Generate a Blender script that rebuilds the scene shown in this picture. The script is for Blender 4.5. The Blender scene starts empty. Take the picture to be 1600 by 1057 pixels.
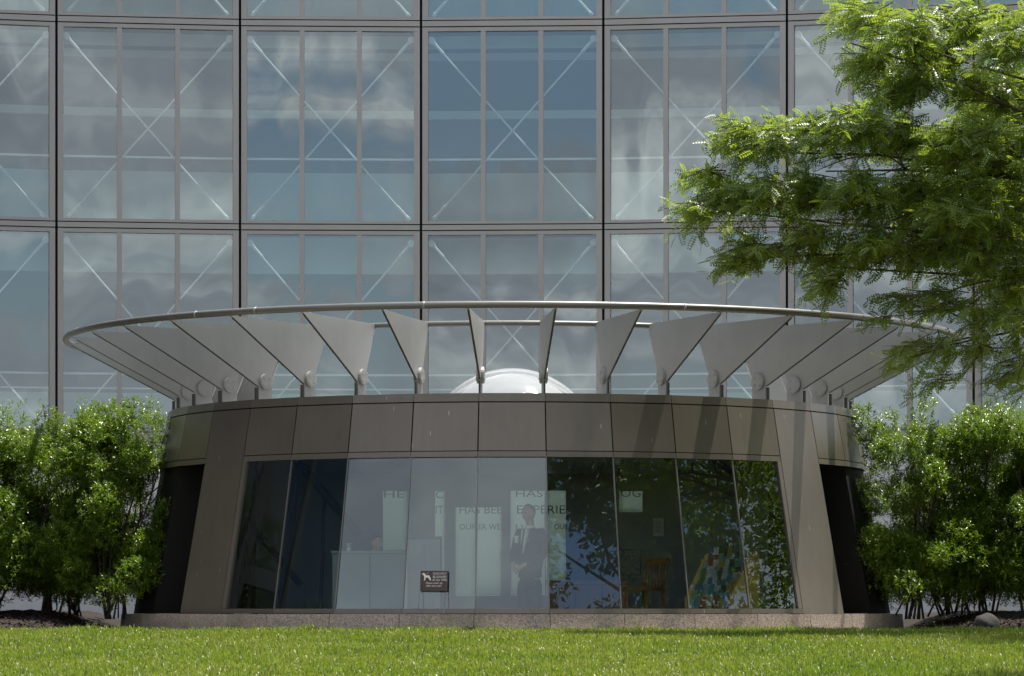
import bpy, bmesh, math, random
import numpy as np
from mathutils import Vector, Matrix

R = math.radians
SC = bpy.context.scene
COL = SC.collection
rng = np.random.default_rng(7)
random.seed(7)

# ------------------------------------------------------------------ camera
F = 5400.0                      # focal length in photo pixels (1600 wide)
HY = 955.0                      # eye-level row in the photo
cam_d = bpy.data.cameras.new('camera')
cam = bpy.data.objects.new('camera', cam_d); COL.objects.link(cam)
cam.location = (0, 0, 0)
cam.rotation_euler = (R(90), 0, 0)
cam_d.sensor_width = 36.0
cam_d.lens = F / 1600.0 * 36.0
cam_d.shift_y = (HY - 528.5) / 1600.0
cam_d.clip_start = 0.5
cam_d.clip_end = 3000
SC.camera = cam

# ------------------------------------------------------------------ sun, sky, exposure
SUN_AZ, SUN_EL = 129.0, 71.0     # azimuth to the right of the direction from pavilion to camera
sdir = Vector((math.sin(R(SUN_AZ)) * math.cos(R(SUN_EL)), -math.cos(R(SUN_AZ)) * math.cos(R(SUN_EL)), math.sin(R(SUN_EL))))
sl = bpy.data.lights.new('sun', 'SUN'); sl.energy = 5.0; sl.angle = R(0.53); sl.color = (1.0, 0.95, 0.87)
so = bpy.data.objects.new('sun', sl); COL.objects.link(so)
so.rotation_euler = sdir.to_track_quat('Z', 'Y').to_euler()

world = bpy.data.worlds.new('World'); SC.world = world; world.use_nodes = True
wn, wl = world.node_tree.nodes, world.node_tree.links
wn.clear()
def wnode(t, **kw):
    n = wn.new(t)
    for k, v in kw.items(): setattr(n, k, v)
    return n
sky = wnode('ShaderNodeTexSky', sky_type='NISHITA', sun_disc=False)
sky.sun_elevation = R(SUN_EL); sky.sun_rotation = R(180 - SUN_AZ)
sky.dust_density = 0.3; sky.ozone_density = 2.0; sky.air_density = 1.0
skym = wnode('ShaderNodeVectorMath', operation='SCALE'); skym.inputs[3].default_value = 0.11
wl.new(sky.outputs[0], skym.inputs[0])
tc = wnode('ShaderNodeTexCoord')
sep = wnode('ShaderNodeSeparateXYZ'); wl.new(tc.outputs['Generated'], sep.inputs[0])
def wmath(op, a, b=None, clamp=False):
    n = wnode('ShaderNodeMath', operation=op, use_clamp=clamp)
    for i, s in enumerate((a, b)):
        if s is None: continue
        if isinstance(s, (int, float)): n.inputs[i].default_value = s
        else: wl.new(s, n.inputs[i])
    return n.outputs[0]
zz = wmath('ADD', wmath('MAXIMUM', sep.outputs[2], 0.0), 0.16)
comb = wnode('ShaderNodeCombineXYZ')
wl.new(wmath('DIVIDE', sep.outputs[0], zz), comb.inputs[0])
wl.new(wmath('DIVIDE', sep.outputs[1], zz), comb.inputs[1])
CLOUD_OFF = (8.95, 9.1, 0.0)
cmap = wnode('ShaderNodeMapping'); cmap.inputs['Location'].default_value = CLOUD_OFF
wl.new(comb.outputs[0], cmap.inputs[0])
def wnoise(scale, detail, rough, dist=0.0, off=None):
    n = wnode('ShaderNodeTexNoise'); n.inputs['Scale'].default_value = scale
    n.inputs['Detail'].default_value = detail; n.inputs['Roughness'].default_value = rough
    n.inputs['Distortion'].default_value = dist
    if off is None: wl.new(cmap.outputs[0], n.inputs['Vector'])
    else:
        m = wnode('ShaderNodeMapping'); m.inputs['Location'].default_value = off
        wl.new(cmap.outputs[0], m.inputs[0]); wl.new(m.outputs[0], n.inputs['Vector'])
    return n.outputs[0]
def wramp(src, stops):
    n = wnode('ShaderNodeValToRGB'); wl.new(src, n.inputs[0])
    e = n.color_ramp.elements
    while len(e) < len(stops): e.new(0.5)
    for el, (p, c) in zip(e, stops):
        el.position = p; el.color = (c[0], c[1], c[2], 1) if isinstance(c, tuple) else (c, c, c, 1)
    return n.outputs[0]
mask = wramp(wnoise(0.85, 7, 0.55, 0.4), [(0.43, 0.0), (0.49, 0.97)])
tone = wramp(wnoise(1.5, 6, 0.6, 0.5, (11, 5, 2)), [(0.32, (0.31, 0.345, 0.41)), (0.50, (0.58, 0.615, 0.66)), (0.66, (1.36, 1.38, 1.34))])
mixc = wnode('ShaderNodeMix', data_type='RGBA'); mixc.inputs[0].default_value = 0.5
wl.new(mask, mixc.inputs[0]); wl.new(skym.outputs[0], mixc.inputs[6]); wl.new(tone, mixc.inputs[7])
# pale haze along the whole horizon
hz_f = wmath('MULTIPLY', wmath('POWER', 2.718, wmath('MULTIPLY', wmath('MAXIMUM', sep.outputs[2], 0.0), -15.0)), 0.82)
mixh = wnode('ShaderNodeMix', data_type='RGBA'); wl.new(hz_f, mixh.inputs[0]); wl.new(mixc.outputs[2], mixh.inputs[6]); mixh.inputs[7].default_value = (0.80, 0.86, 0.88, 1)
bg = wnode('ShaderNodeBackground'); bg.inputs[1].default_value = 1.0
wl.new(mixh.outputs[2], bg.inputs[0])
wo = wnode('ShaderNodeOutputWorld'); wl.new(bg.outputs[0], wo.inputs[0])

SC.view_settings.view_transform = 'Standard'
SC.view_settings.look = 'None'
SC.view_settings.exposure = 0.6
SC.view_settings.gamma = 1.0
SC.view_settings.use_curve_mapping = False
SC.cycles.max_bounces = 7
SC.cycles.diffuse_bounces = 3
SC.cycles.glossy_bounces = 4
SC.cycles.transparent_max_bounces = 16
SC.cycles.caustics_reflective = False
SC.cycles.caustics_refractive = False

# ------------------------------------------------------------------ helpers
class MB:
    """collects boxes, prisms and tubes; build() links them as one mesh object"""
    def __init__(s): s.v = []; s.f = []
    def add(s, vs, fs):
        o = len(s.v); s.v += [tuple(v) for v in vs]; s.f += [tuple(i + o for i in f) for f in fs]; return s
    def hexa(s, p):   # p: 8 points, 4 bottom (ccw) then 4 top
        return s.add(p, [(3, 2, 1, 0), (4, 5, 6, 7), (0, 1, 5, 4), (1, 2, 6, 5), (2, 3, 7, 6), (3, 0, 4, 7)])
    def box(s, x0, x1, y0, y1, z0, z1, M=None):
        p = [Vector(q) for q in ((x0, y0, z0), (x1, y0, z0), (x1, y1, z0), (x0, y1, z0), (x0, y0, z1), (x1, y0, z1), (x1, y1, z1), (x0, y1, z1))]
        if M is not None: p = [M @ q for q in p]
        return s.hexa(p)
    def prism(s, a, b):   # two matching rings of points, capped
        n = len(a)
        return s.add(list(a) + list(b), [tuple(range(n))[::-1], tuple(range(n, 2 * n))] + [(i, (i + 1) % n, n + (i + 1) % n, n + i) for i in range(n)])
    def tube(s, pts, rad, n=8, cap=True):
        pts = [Vector(p) for p in pts]
        rads = rad if isinstance(rad, (list, tuple)) else [rad] * len(pts)
        vs, fs = [], []
        prev = None
        for i, p in enumerate(pts):
            t = (pts[min(i + 1, len(pts) - 1)] - pts[max(i - 1, 0)]).normalized()
            if prev is None:
                a = Vector((0, 0, 1)) if abs(t.z) < 0.9 else Vector((1, 0, 0))
                u = t.cross(a).normalized()
            else:
                u = (prev - t * prev.dot(t)).normalized()
            prev = u; w = t.cross(u)
            for k in range(n):
                a = 2 * math.pi * k / n
                vs.append(p + (u * math.cos(a) + w * math.sin(a)) * rads[i])
        for i in range(len(pts) - 1):
            for k in range(n):
                fs.append((i * n + k, i * n + (k + 1) % n, (i + 1) * n + (k + 1) % n, (i + 1) * n + k))
        if cap:
            fs.append(tuple(range(n))[::-1]); fs.append(tuple(range((len(pts) - 1) * n, len(pts) * n)))
        return s.add(vs, fs)
    def lathe(s, prof, n=32, c=(0, 0, 0)):
        vs, fs = [], []
        for r, z in prof:
            for k in range(n):
                a = 2 * math.pi * k / n
                vs.append((c[0] + r * math.cos(a), c[1] + r * math.sin(a), c[2] + z))
        for i in range(len(prof) - 1):
            for k in range(n):
                fs.append((i * n + k, i * n + (k + 1) % n, (i + 1) * n + (k + 1) % n, (i + 1) * n + k))
        return s.add(vs, fs)
    def mesh(s, name):
        me = bpy.data.meshes.new(name); me.from_pydata(s.v, [], s.f); me.update(); return me
    def build(s, name, mat, parent=None, smooth=False):
        me = s.mesh(name)
        if smooth:
            for p in me.polygons: p.use_smooth = True
        return obj(name, me, mat, parent)

def obj(name, me, mat, parent=None):
    o = bpy.data.objects.new(name, me); COL.objects.link(o)
    if mat is not None and hasattr(me, 'materials') and not len(me.materials): me.materials.append(mat)
    if parent is not None: o.parent = parent
    return o
def tag(o, label=None, cat=None, group=None, kind=None):
    if label: o['label'] = label
    if cat: o['category'] = cat
    if group: o['group'] = group
    if kind: o['kind'] = kind
    return o
def thing(name, label, cat, group=None, loc=(0, 0, 0), rz=0.0):
    o = bpy.data.objects.new(name, None); COL.objects.link(o)
    o.location = loc; o.rotation_euler = (0, 0, rz); o.empty_display_size = 0.2
    return tag(o, label, cat, group)
def np_mesh(name, V, Fc, smooth=False):
    """V (N,3), Fc (M,k) with constant k"""
    V = np.asarray(V, np.float32); Fc = np.asarray(Fc, np.int32)
    me = bpy.data.meshes.new(name); m, k = Fc.shape
    me.vertices.add(len(V)); me.vertices.foreach_set('co', V.ravel())
    me.loops.add(m * k); me.loops.foreach_set('vertex_index', Fc.ravel())
    me.polygons.add(m); me.polygons.foreach_set('loop_start', np.arange(0, m * k, k, dtype=np.int32))
    me.polygons.foreach_set('loop_total', np.full(m, k, np.int32))
    if smooth: me.polygons.foreach_set('use_smooth', np.ones(m, bool))
    me.update(calc_edges=True); me.validate()
    return me
def at(px, py, d):
    """world point seen at photo pixel (px, py) at depth d"""
    return Vector(((px - 800) / F * d, d, (HY - py) / F * d))

# ------------------------------------------------------------------ materials
def new_mat(name):
    m = bpy.data.materials.new(name); m.use_nodes = True
    return m, m.node_tree.nodes, m.node_tree.links
def pbr(name, col, rough=0.5, metal=0.0, var=0.0, scale=3.0, bump=0.0, bscale=40.0, spec=0.5, stretch=(1, 1, 1), streaks=False, col2=None, trans=0.0, coat=0.0):
    m, n, l = new_mat(name)
    b = n['Principled BSDF']
    b.inputs['Roughness'].default_value = rough; b.inputs['Metallic'].default_value = metal
    b.inputs['Specular IOR Level'].default_value = spec
    b.inputs['Base Color'].default_value = (*col, 1)
    b.inputs['Coat Weight'].default_value = coat
    t = n.new('ShaderNodeTexCoord')
    mp = n.new('ShaderNodeMapping'); mp.inputs['Scale'].default_value = stretch; l.new(t.outputs['Object'], mp.inputs[0])
    src = None
    if var > 0 or col2:
        nz = n.new('ShaderNodeTexNoise'); nz.inputs['Scale'].default_value = scale; nz.inputs['Detail'].default_value = 6; nz.inputs['Roughness'].default_value = 0.6
        l.new(mp.outputs[0], nz.inputs['Vector'])
        cr = n.new('ShaderNodeValToRGB'); l.new(nz.outputs[0], cr.inputs[0])
        a = col2 if col2 else tuple(c * (1 - var) for c in col); c2 = tuple(min(1, c * (1 + var)) for c in col)
        cr.color_ramp.elements[0].position = 0.32; cr.color_ramp.elements[1].position = 0.68
        cr.color_ramp.elements[0].color = (*a, 1); cr.color_ramp.elements[1].color = (*c2, 1)
        src = cr.outputs[0]
        mr = n.new('ShaderNodeMapRange'); l.new(nz.outputs[0], mr.inputs[0])
        mr.inputs[3].default_value = max(0.02, rough - 0.07); mr.inputs[4].default_value = min(1, rough + 0.07)
        l.new(mr.outputs[0], b.inputs['Roughness'])
    if streaks:   # short pale drip marks, few and vertical
        mp2 = n.new('ShaderNodeMapping'); mp2.inputs['Scale'].default_value = (22, 22, 2.6); l.new(t.outputs['Object'], mp2.inputs[0])
        vo = n.new('ShaderNodeTexVoronoi'); vo.inputs['Scale'].default_value = 1.0; l.new(mp2.outputs[0], vo.inputs['Vector'])
        r1 = n.new('ShaderNodeMath'); r1.operation = 'LESS_THAN'; r1.inputs[1].default_value = 0.16; l.new(vo.outputs['Distance'], r1.inputs[0])
        sp = n.new('ShaderNodeSeparateColor'); l.new(vo.outputs['Color'], sp.inputs[0])
        r2 = n.new('ShaderNodeMath'); r2.operation = 'GREATER_THAN'; r2.inputs[1].default_value = 0.945; l.new(sp.outputs[0], r2.inputs[0])
        mu = n.new('ShaderNodeMath'); mu.operation = 'MULTIPLY'; l.new(r1.outputs[0], mu.inputs[0]); l.new(r2.outputs[0], mu.inputs[1])
        m2 = n.new('ShaderNodeMath'); m2.operation = 'MULTIPLY'; l.new(mu.outputs[0], m2.inputs[0]); m2.inputs[1].default_value = 0.35
        mx = n.new('ShaderNodeMix'); mx.data_type = 'RGBA'; l.new(m2.outputs[0], mx.inputs[0])
        if src is not None: l.new(src, mx.inputs[6])
        else: mx.inputs[6].default_value = (*col, 1)
        mx.inputs[7].default_value = (0.6, 0.58, 0.55, 1)
        src = mx.outputs[2]
    if src is not None: l.new(src, b.inputs['Base Color'])
    if bump > 0:
        nb = n.new('ShaderNodeTexNoise'); nb.inputs['Scale'].default_value = bscale; nb.inputs['Detail'].default_value = 4
        l.new(mp.outputs[0], nb.inputs['Vector'])
        bp = n.new('ShaderNodeBump'); bp.inputs['Strength'].default_value = bump; bp.inputs['Distance'].default_value = 0.02
        l.new(nb.outputs[0], bp.inputs['Height']); l.new(bp.outputs[0], b.inputs['Normal'])
    return m
def glass(name, refl, tcol, gcol=(0.95, 0.98, 1.0), wav=0.02, wscale=(0.9, 0.9, 0.22), rough=0.0, ior=1.5):
    m, n, l = new_mat(name); n.clear()
    out = n.new('ShaderNodeOutputMaterial'); mix = n.new('ShaderNodeMixShader')
    tr = n.new('ShaderNodeBsdfTransparent'); tr.inputs[0].default_value = (*tcol, 1)
    gl = n.new('ShaderNodeBsdfGlossy'); gl.inputs[0].default_value = (*gcol, 1); gl.inputs['Roughness'].default_value = rough
    fr = n.new('ShaderNodeFresnel'); fr.inputs[0].default_value = ior
    ad = n.new('ShaderNodeMath'); ad.operation = 'ADD'; ad.use_clamp = True; ad.inputs[1].default_value = refl; l.new(fr.outputs[0], ad.inputs[0])
    t = n.new('ShaderNodeTexCoord'); mp = n.new('ShaderNodeMapping'); mp.inputs['Scale'].default_value = wscale; l.new(t.outputs['Object'], mp.inputs[0])
    nz = n.new('ShaderNodeTexNoise'); nz.inputs['Scale'].default_value = 1.0; nz.inputs['Detail'].default_value = 1; l.new(mp.outputs[0], nz.inputs['Vector'])
    bp = n.new('ShaderNodeBump'); bp.inputs['Strength'].default_value = 1.0; bp.inputs['Distance'].default_value = wav
    l.new(nz.outputs[0], bp.inputs['Height']); l.new(bp.outputs[0], gl.inputs['Normal'])
    l.new(ad.outputs[0], mix.inputs[0]); l.new(tr.outputs[0], mix.inputs[1]); l.new(gl.outputs[0], mix.inputs[2]); l.new(mix.outputs[0], out.inputs[0])
    return m
def leaf_mat(name, cols, trcol, gloss=0.35, rough=0.35, scale=6.0, tfac=0.35, fine=90.0):
    m, n, l = new_mat(name); n.clear()
    out = n.new('ShaderNodeOutputMaterial')
    t = n.new('ShaderNodeTexCoord')
    nz = n.new('ShaderNodeTexNoise'); nz.inputs['Scale'].default_value = scale; nz.inputs['Detail'].default_value = 2; l.new(t.outputs['Object'], nz.inputs['Vector'])
    nf = n.new('ShaderNodeTexNoise'); nf.inputs['Scale'].default_value = fine; nf.inputs['Detail'].default_value = 0; l.new(t.outputs['Object'], nf.inputs['Vector'])
    av = n.new('ShaderNodeMix'); av.data_type = 'FLOAT'; av.inputs[0].default_value = 0.5; l.new(nz.outputs[0], av.inputs[2]); l.new(nf.outputs[0], av.inputs[3])
    cr = n.new('ShaderNodeValToRGB'); l.new(av.outputs[0], cr.inputs[0])
    e = cr.color_ramp.elements
    while len(e) < len(cols): e.new(0.5)
    for i, c in enumerate(cols): e[i].position = 0.38 + 0.24 * i / max(1, len(cols) - 1); e[i].color = (*c, 1)
    d = n.new('ShaderNodeBsdfDiffuse'); l.new(cr.outputs[0], d.inputs[0])
    tr = n.new('ShaderNodeBsdfTranslucent'); tr.inputs[0].default_value = (*trcol, 1)
    m1 = n.new('ShaderNodeMixShader'); m1.inputs[0].default_value = tfac; l.new(d.outputs[0], m1.inputs[1]); l.new(tr.outputs[0], m1.inputs[2])
    g = n.new('ShaderNodeBsdfGlossy'); g.inputs['Roughness'].default_value = rough; g.inputs[0].default_value = (1, 1, 1, 1)
    fr = n.new('ShaderNodeFresnel'); fr.inputs[0].default_value = 1.45
    mu = n.new('ShaderNodeMath'); mu.operation = 'MINIMUM'; mu.inputs[1].default_value = gloss; l.new(fr.outputs[0], mu.inputs[0])
    m2 = n.new('ShaderNodeMixShader'); l.new(mu.outputs[0], m2.inputs[0]); l.new(m1.outputs[0], m2.inputs[1]); l.new(g.outputs[0], m2.inputs[2])
    l.new(m2.outputs[0], out.inputs[0])
    return m

M = {}
M['bronze'] = pbr('bronze panel', (0.168, 0.145, 0.122), 0.37, 0.45, var=0.07, scale=1.0, bump=0.02, bscale=1.6, streaks=True)
def vary(m, amt, streak=0.12):
    n, l = m.node_tree.nodes, m.node_tree.links; b = n['Principled BSDF']; src = b.inputs['Base Color'].links[0].from_socket
    oi = n.new('ShaderNodeObjectInfo'); mr = n.new('ShaderNodeMapRange'); l.new(oi.outputs['Random'], mr.inputs[0]); mr.inputs[3].default_value = 1 - amt; mr.inputs[4].default_value = 1 + amt
    t = n.new('ShaderNodeTexCoord'); mp = n.new('ShaderNodeMapping'); mp.inputs['Scale'].default_value = (9, 9, 0.5); l.new(t.outputs['Object'], mp.inputs[0])
    nz = n.new('ShaderNodeTexNoise'); nz.inputs['Scale'].default_value = 1.0; nz.inputs['Detail'].default_value = 5; l.new(mp.outputs[0], nz.inputs['Vector'])
    m2 = n.new('ShaderNodeMapRange'); l.new(nz.outputs[0], m2.inputs[0]); m2.inputs[1].default_value = 0.3; m2.inputs[2].default_value = 0.7; m2.inputs[3].default_value = 1 - streak; m2.inputs[4].default_value = 1 + streak
    mu = n.new('ShaderNodeMath'); mu.operation = 'MULTIPLY'; l.new(mr.outputs[0], mu.inputs[0]); l.new(m2.outputs[0], mu.inputs[1])
    sc = n.new('ShaderNodeVectorMath'); sc.operation = 'SCALE'; l.new(src, sc.inputs[0]); l.new(mu.outputs[0], sc.inputs[3]); l.new(sc.outputs[0], b.inputs['Base Color'])
vary(M['bronze'], 0.08, 0.05)
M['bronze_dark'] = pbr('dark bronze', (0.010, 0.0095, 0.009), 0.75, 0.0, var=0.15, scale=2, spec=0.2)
M['joint'] = pbr('joint shadow gap', (0.03, 0.03, 0.03), 0.9, spec=0.1)
M['fin'] = pbr('fin metal', (0.37, 0.368, 0.36), 0.50, 0.35, var=0.06, scale=1.5, streaks=True, bump=0.01, bscale=1.5)
vary(M['fin'], 0.05, 0.03)
M['fin_edge'] = pbr('fin edge strip', (0.05, 0.045, 0.04), 0.6)
M['rail'] = pbr('rail metal', (0.19, 0.184, 0.175), 0.42, 0.5, var=0.08, scale=3)
M['mullion'] = pbr('mullion aluminium', (0.33, 0.315, 0.305), 0.42, 0.25, var=0.07, scale=1.2, stretch=(1, 1, 0.3))
M['brace'] = pbr('brace rod paint', (0.90, 0.92, 0.92), 0.3, 0.0, var=0.05, scale=4)
M['granite'] = None
M['fglass'] = glass('facade glass', 0.165, (0.78, 0.88, 0.89), gcol=(0.88, 0.97, 1.0), wav=0.012, wscale=(0.9, 0.9, 0.22))
M['pglass'] = glass('pavilion glass', 0.085, (0.88, 0.95, 0.94), gcol=(0.84, 0.95, 1.0), wav=0.0012, wscale=(0.6, 0.6, 0.6))
M['dark_glass'] = glass('dark door glass', 0.02, (0.05, 0.06, 0.06), wav=0.001)
M['tinted'] = glass('tinted glass', 0.05, (0.30, 0.40, 0.40), wav=0.004)
M['teal'] = pbr('teal interior', (0.10, 0.20, 0.20), 0.8, var=0.2, scale=0.6)
M['roof_glass'] = glass('added roof glass', 0.02, (0.86, 0.9, 0.9), wav=0.001)
M['pale_spandrel'] = pbr('pale spandrel', (0.42, 0.50, 0.47), 0.6, var=0.05, scale=1)
M['interior'] = pbr('interior grey', (0.085, 0.092, 0.10), 0.8, var=0.08, scale=0.5)
M['interior_dark'] = pbr('interior dark', (0.05, 0.055, 0.06), 0.8, var=0.1, scale=0.5)
M['ceiling'] = pbr('ceiling', (0.28, 0.29, 0.30), 0.8)
M['panel_wall'] = pbr('pale wall panel', (0.52, 0.52, 0.53), 0.6, var=0.06, scale=1.5)
M['roof'] = pbr('roof membrane', (0.30, 0.30, 0.30), 0.8, var=0.15, scale=2)
M['room'] = pbr('room wall', (0.34, 0.36, 0.37), 0.8, var=0.06, scale=0.8)
M['steel'] = pbr('interior steel', (0.05, 0.05, 0.05), 0.45, 0.3)
M['white'] = pbr('white paint', (0.78, 0.78, 0.76), 0.5)
M['black'] = pbr('black plastic', (0.010, 0.010, 0.011), 0.45, spec=0.3)
M['screen'] = pbr('dark screen', (0.006, 0.007, 0.008), 0.25, spec=0.3)
M['wood'] = pbr('chair wood', (0.17, 0.072, 0.027), 0.4, var=0.3, scale=6, stretch=(1, 1, 0.2))
M['ply'] = pbr('yellow plywood', (0.74, 0.52, 0.19), 0.45, var=0.15, scale=5, stretch=(1, 1, 0.15))
M['floor'] = pbr('stone floor', (0.22, 0.21, 0.20), 0.4, var=0.12, scale=1)
M['desk'] = pbr('desk laminate', (0.20, 0.22, 0.22), 0.4, var=0.06, scale=2)
M['letters'] = pbr('letter vinyl', (0.26, 0.30, 0.30), 0.5)
M['paper'] = pbr('paper', (0.75, 0.75, 0.72), 0.7)
M['sign'] = pbr('sign brown', (0.055, 0.022, 0.018), 0.4, var=0.1, scale=20)
M['sign_white'] = pbr('sign lettering', (0.8, 0.78, 0.75), 0.5)
M['wire'] = pbr('wire leg', (0.25, 0.25, 0.25), 0.4, 0.8)
M['cloth_navy'] = pbr('navy cloth', (0.014, 0.016, 0.026), 0.85, var=0.2, scale=10)
M['shirt'] = pbr('white shirt', (0.8, 0.8, 0.8), 0.8)
M['skin'] = pbr('skin', (0.48, 0.27, 0.19), 0.5)
M['hair'] = pbr('hair', (0.05, 0.035, 0.025), 0.6)
M['badge'] = pbr('badge metal', (0.75, 0.72, 0.6), 0.25, 0.8)
M['bark'] = pbr('bark', (0.085, 0.065, 0.05), 0.85, var=0.35, scale=12, bump=0.6, bscale=30)
M['stem'] = pbr('shrub stem', (0.05, 0.042, 0.034), 0.85, var=0.3, scale=20)
M['stone'] = pbr('boulder', (0.03, 0.029, 0.028), 0.85, var=0.25, scale=8, bump=0.4, bscale=15)
M['concrete'] = pbr('concrete edging', (0.50, 0.46, 0.40), 0.85, var=0.15, scale=4, bump=0.2, bscale=60)
M['paving'] = pbr('plaza paving', (0.36, 0.34, 0.32), 0.85, var=0.12, scale=1.5)
M['soil'] = pbr('soil', (0.018, 0.011, 0.008), 0.95, var=0.5, scale=14, bump=0.9, bscale=26)
M['chip'] = pbr('bark mulch', (0.035, 0.018, 0.012), 0.9, var=0.5, scale=30)
M['lawn'] = pbr('lawn soil', (0.105, 0.085, 0.045), 0.95, var=0.3, scale=1.2, bump=0.5, bscale=60)
M['leaf_tree'] = leaf_mat('locust leaf', [(0.058, 0.115, 0.014), (0.115, 0.190, 0.022), (0.210, 0.285, 0.042)], (0.42, 0.56, 0.045), gloss=0.07, rough=0.42, scale=1.1, tfac=0.45)
M['leaf_far'] = leaf_mat('far tree leaf', [(0.030, 0.060, 0.012), (0.055, 0.095, 0.018), (0.08, 0.13, 0.02)], (0.12, 0.2, 0.03), gloss=0.06, rough=0.4, scale=1.0, tfac=0.3)
M['leaf_shrub'] = leaf_mat('shrub leaf', [(0.036, 0.078, 0.010), (0.080, 0.145, 0.013), (0.165, 0.245, 0.024)], (0.22, 0.35, 0.015), gloss=0.07, rough=0.32, scale=2.2, tfac=0.36)
M['blade'] = leaf_mat('grass blade', [(0.048, 0.096, 0.010), (0.102, 0.166, 0.015), (0.168, 0.218, 0.026), (0.290, 0.280, 0.085)], (0.27, 0.39, 0.022), gloss=0.025, rough=0.4, scale=0.55, tfac=0.35, fine=25.0)

# granite: speckled aggregate
def granite():
    m, n, l = new_mat('granite'); b = n['Principled BSDF']; b.inputs['Roughness'].default_value = 0.75
    t = n.new('ShaderNodeTexCoord')
    v = n.new('ShaderNodeTexVoronoi'); v.inputs['Scale'].default_value = 85; l.new(t.outputs['Object'], v.inputs['Vector'])
    sp = n.new('ShaderNodeSeparateColor'); l.new(v.outputs['Color'], sp.inputs[0])
    c = n.new('ShaderNodeValToRGB'); l.new(sp.outputs[0], c.inputs[0])
    c.color_ramp.elements[0].color = (0.15, 0.122, 0.103, 1); c.color_ramp.elements[1].color = (0.40, 0.335, 0.29, 1)
    nz = n.new('ShaderNodeTexNoise'); nz.inputs['Scale'].default_value = 1.6; nz.inputs['Detail'].default_value = 5; l.new(t.outputs['Object'], nz.inputs['Vector'])
    r = n.new('ShaderNodeValToRGB'); l.new(nz.outputs[0], r.inputs[0]); r.color_ramp.elements[0].position = 0.56; r.color_ramp.elements[1].position = 0.70
    r.color_ramp.elements[0].color = (0, 0, 0, 1); r.color_ramp.elements[1].color = (0.55, 0.55, 0.55, 1)
    mx = n.new('ShaderNodeMix'); mx.data_type = 'RGBA'; l.new(r.outputs[0], mx.inputs[0]); l.new(c.outputs[0], mx.inputs[6]); mx.inputs[7].default_value = (0.13, 0.125, 0.075, 1)
    l.new(mx.outputs[2], b.inputs['Base Color'])
    return m
M['granite'] = granite()
def translucent(name, col, tfac=0.6, gloss=0.0):
    m, n, l = new_mat(name); n.clear(); out = n.new('ShaderNodeOutputMaterial')
    d = n.new('ShaderNodeBsdfDiffuse'); d.inputs[0].default_value = (*col, 1)
    tr = n.new('ShaderNodeBsdfTranslucent'); tr.inputs[0].default_value = (*col, 1)
    mx = n.new('ShaderNodeMixShader'); mx.inputs[0].default_value = tfac; l.new(d.outputs[0], mx.inputs[1]); l.new(tr.outputs[0], mx.inputs[2]); l.new(mx.outputs[0], out.inputs[0])
    if gloss:
        g = n.new('ShaderNodeBsdfGlossy'); g.inputs['Roughness'].default_value = 0.16
        t = n.new('ShaderNodeTexCoord'); nz = n.new('ShaderNodeTexNoise'); nz.inputs['Scale'].default_value = 2.5; nz.inputs['Detail'].default_value = 2; l.new(t.outputs['Object'], nz.inputs['Vector'])
        bp = n.new('ShaderNodeBump'); bp.inputs['Strength'].default_value = 0.6; bp.inputs['Distance'].default_value = 0.12; l.new(nz.outputs[0], bp.inputs['Height']); l.new(bp.outputs[0], g.inputs['Normal'])
        m2 = n.new('ShaderNodeMixShader'); m2.inputs[0].default_value = gloss; l.new(mx.outputs[0], m2.inputs[1]); l.new(g.outputs[0], m2.inputs[2]); l.new(m2.outputs[0], out.inputs[0])
    return m
M['frosted'] = translucent('frosted glass', (0.80, 0.93, 0.90), 0.82)
M['dome_white'] = translucent('dome inner white', (0.70, 0.71, 0.72), 0.42, 0.14)
M['dome_clear'] = glass('dome acrylic', 0.10, (0.88, 0.90, 0.91), wav=0.012, wscale=(2.2, 2.2, 2.2), rough=0.06, ior=1.18)

def milky(m, fac):
    n, l = m.node_tree.nodes, m.node_tree.links; out = n['Material Output']; src = out.inputs[0].links[0].from_socket
    d = n.new('ShaderNodeBsdfDiffuse'); d.inputs[0].default_value = (0.85, 0.86, 0.87, 1); tr = n.new('ShaderNodeBsdfTranslucent'); tr.inputs[0].default_value = (0.85, 0.86, 0.87, 1)
    a = n.new('ShaderNodeMixShader'); l.new(d.outputs[0], a.inputs[1]); l.new(tr.outputs[0], a.inputs[2])
    b = n.new('ShaderNodeMixShader'); b.inputs[0].default_value = fac; l.new(src, b.inputs[1]); l.new(a.outputs[0], b.inputs[2]); l.new(b.outputs[0], out.inputs[0])
milky(M['dome_clear'], 0.20)
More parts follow.
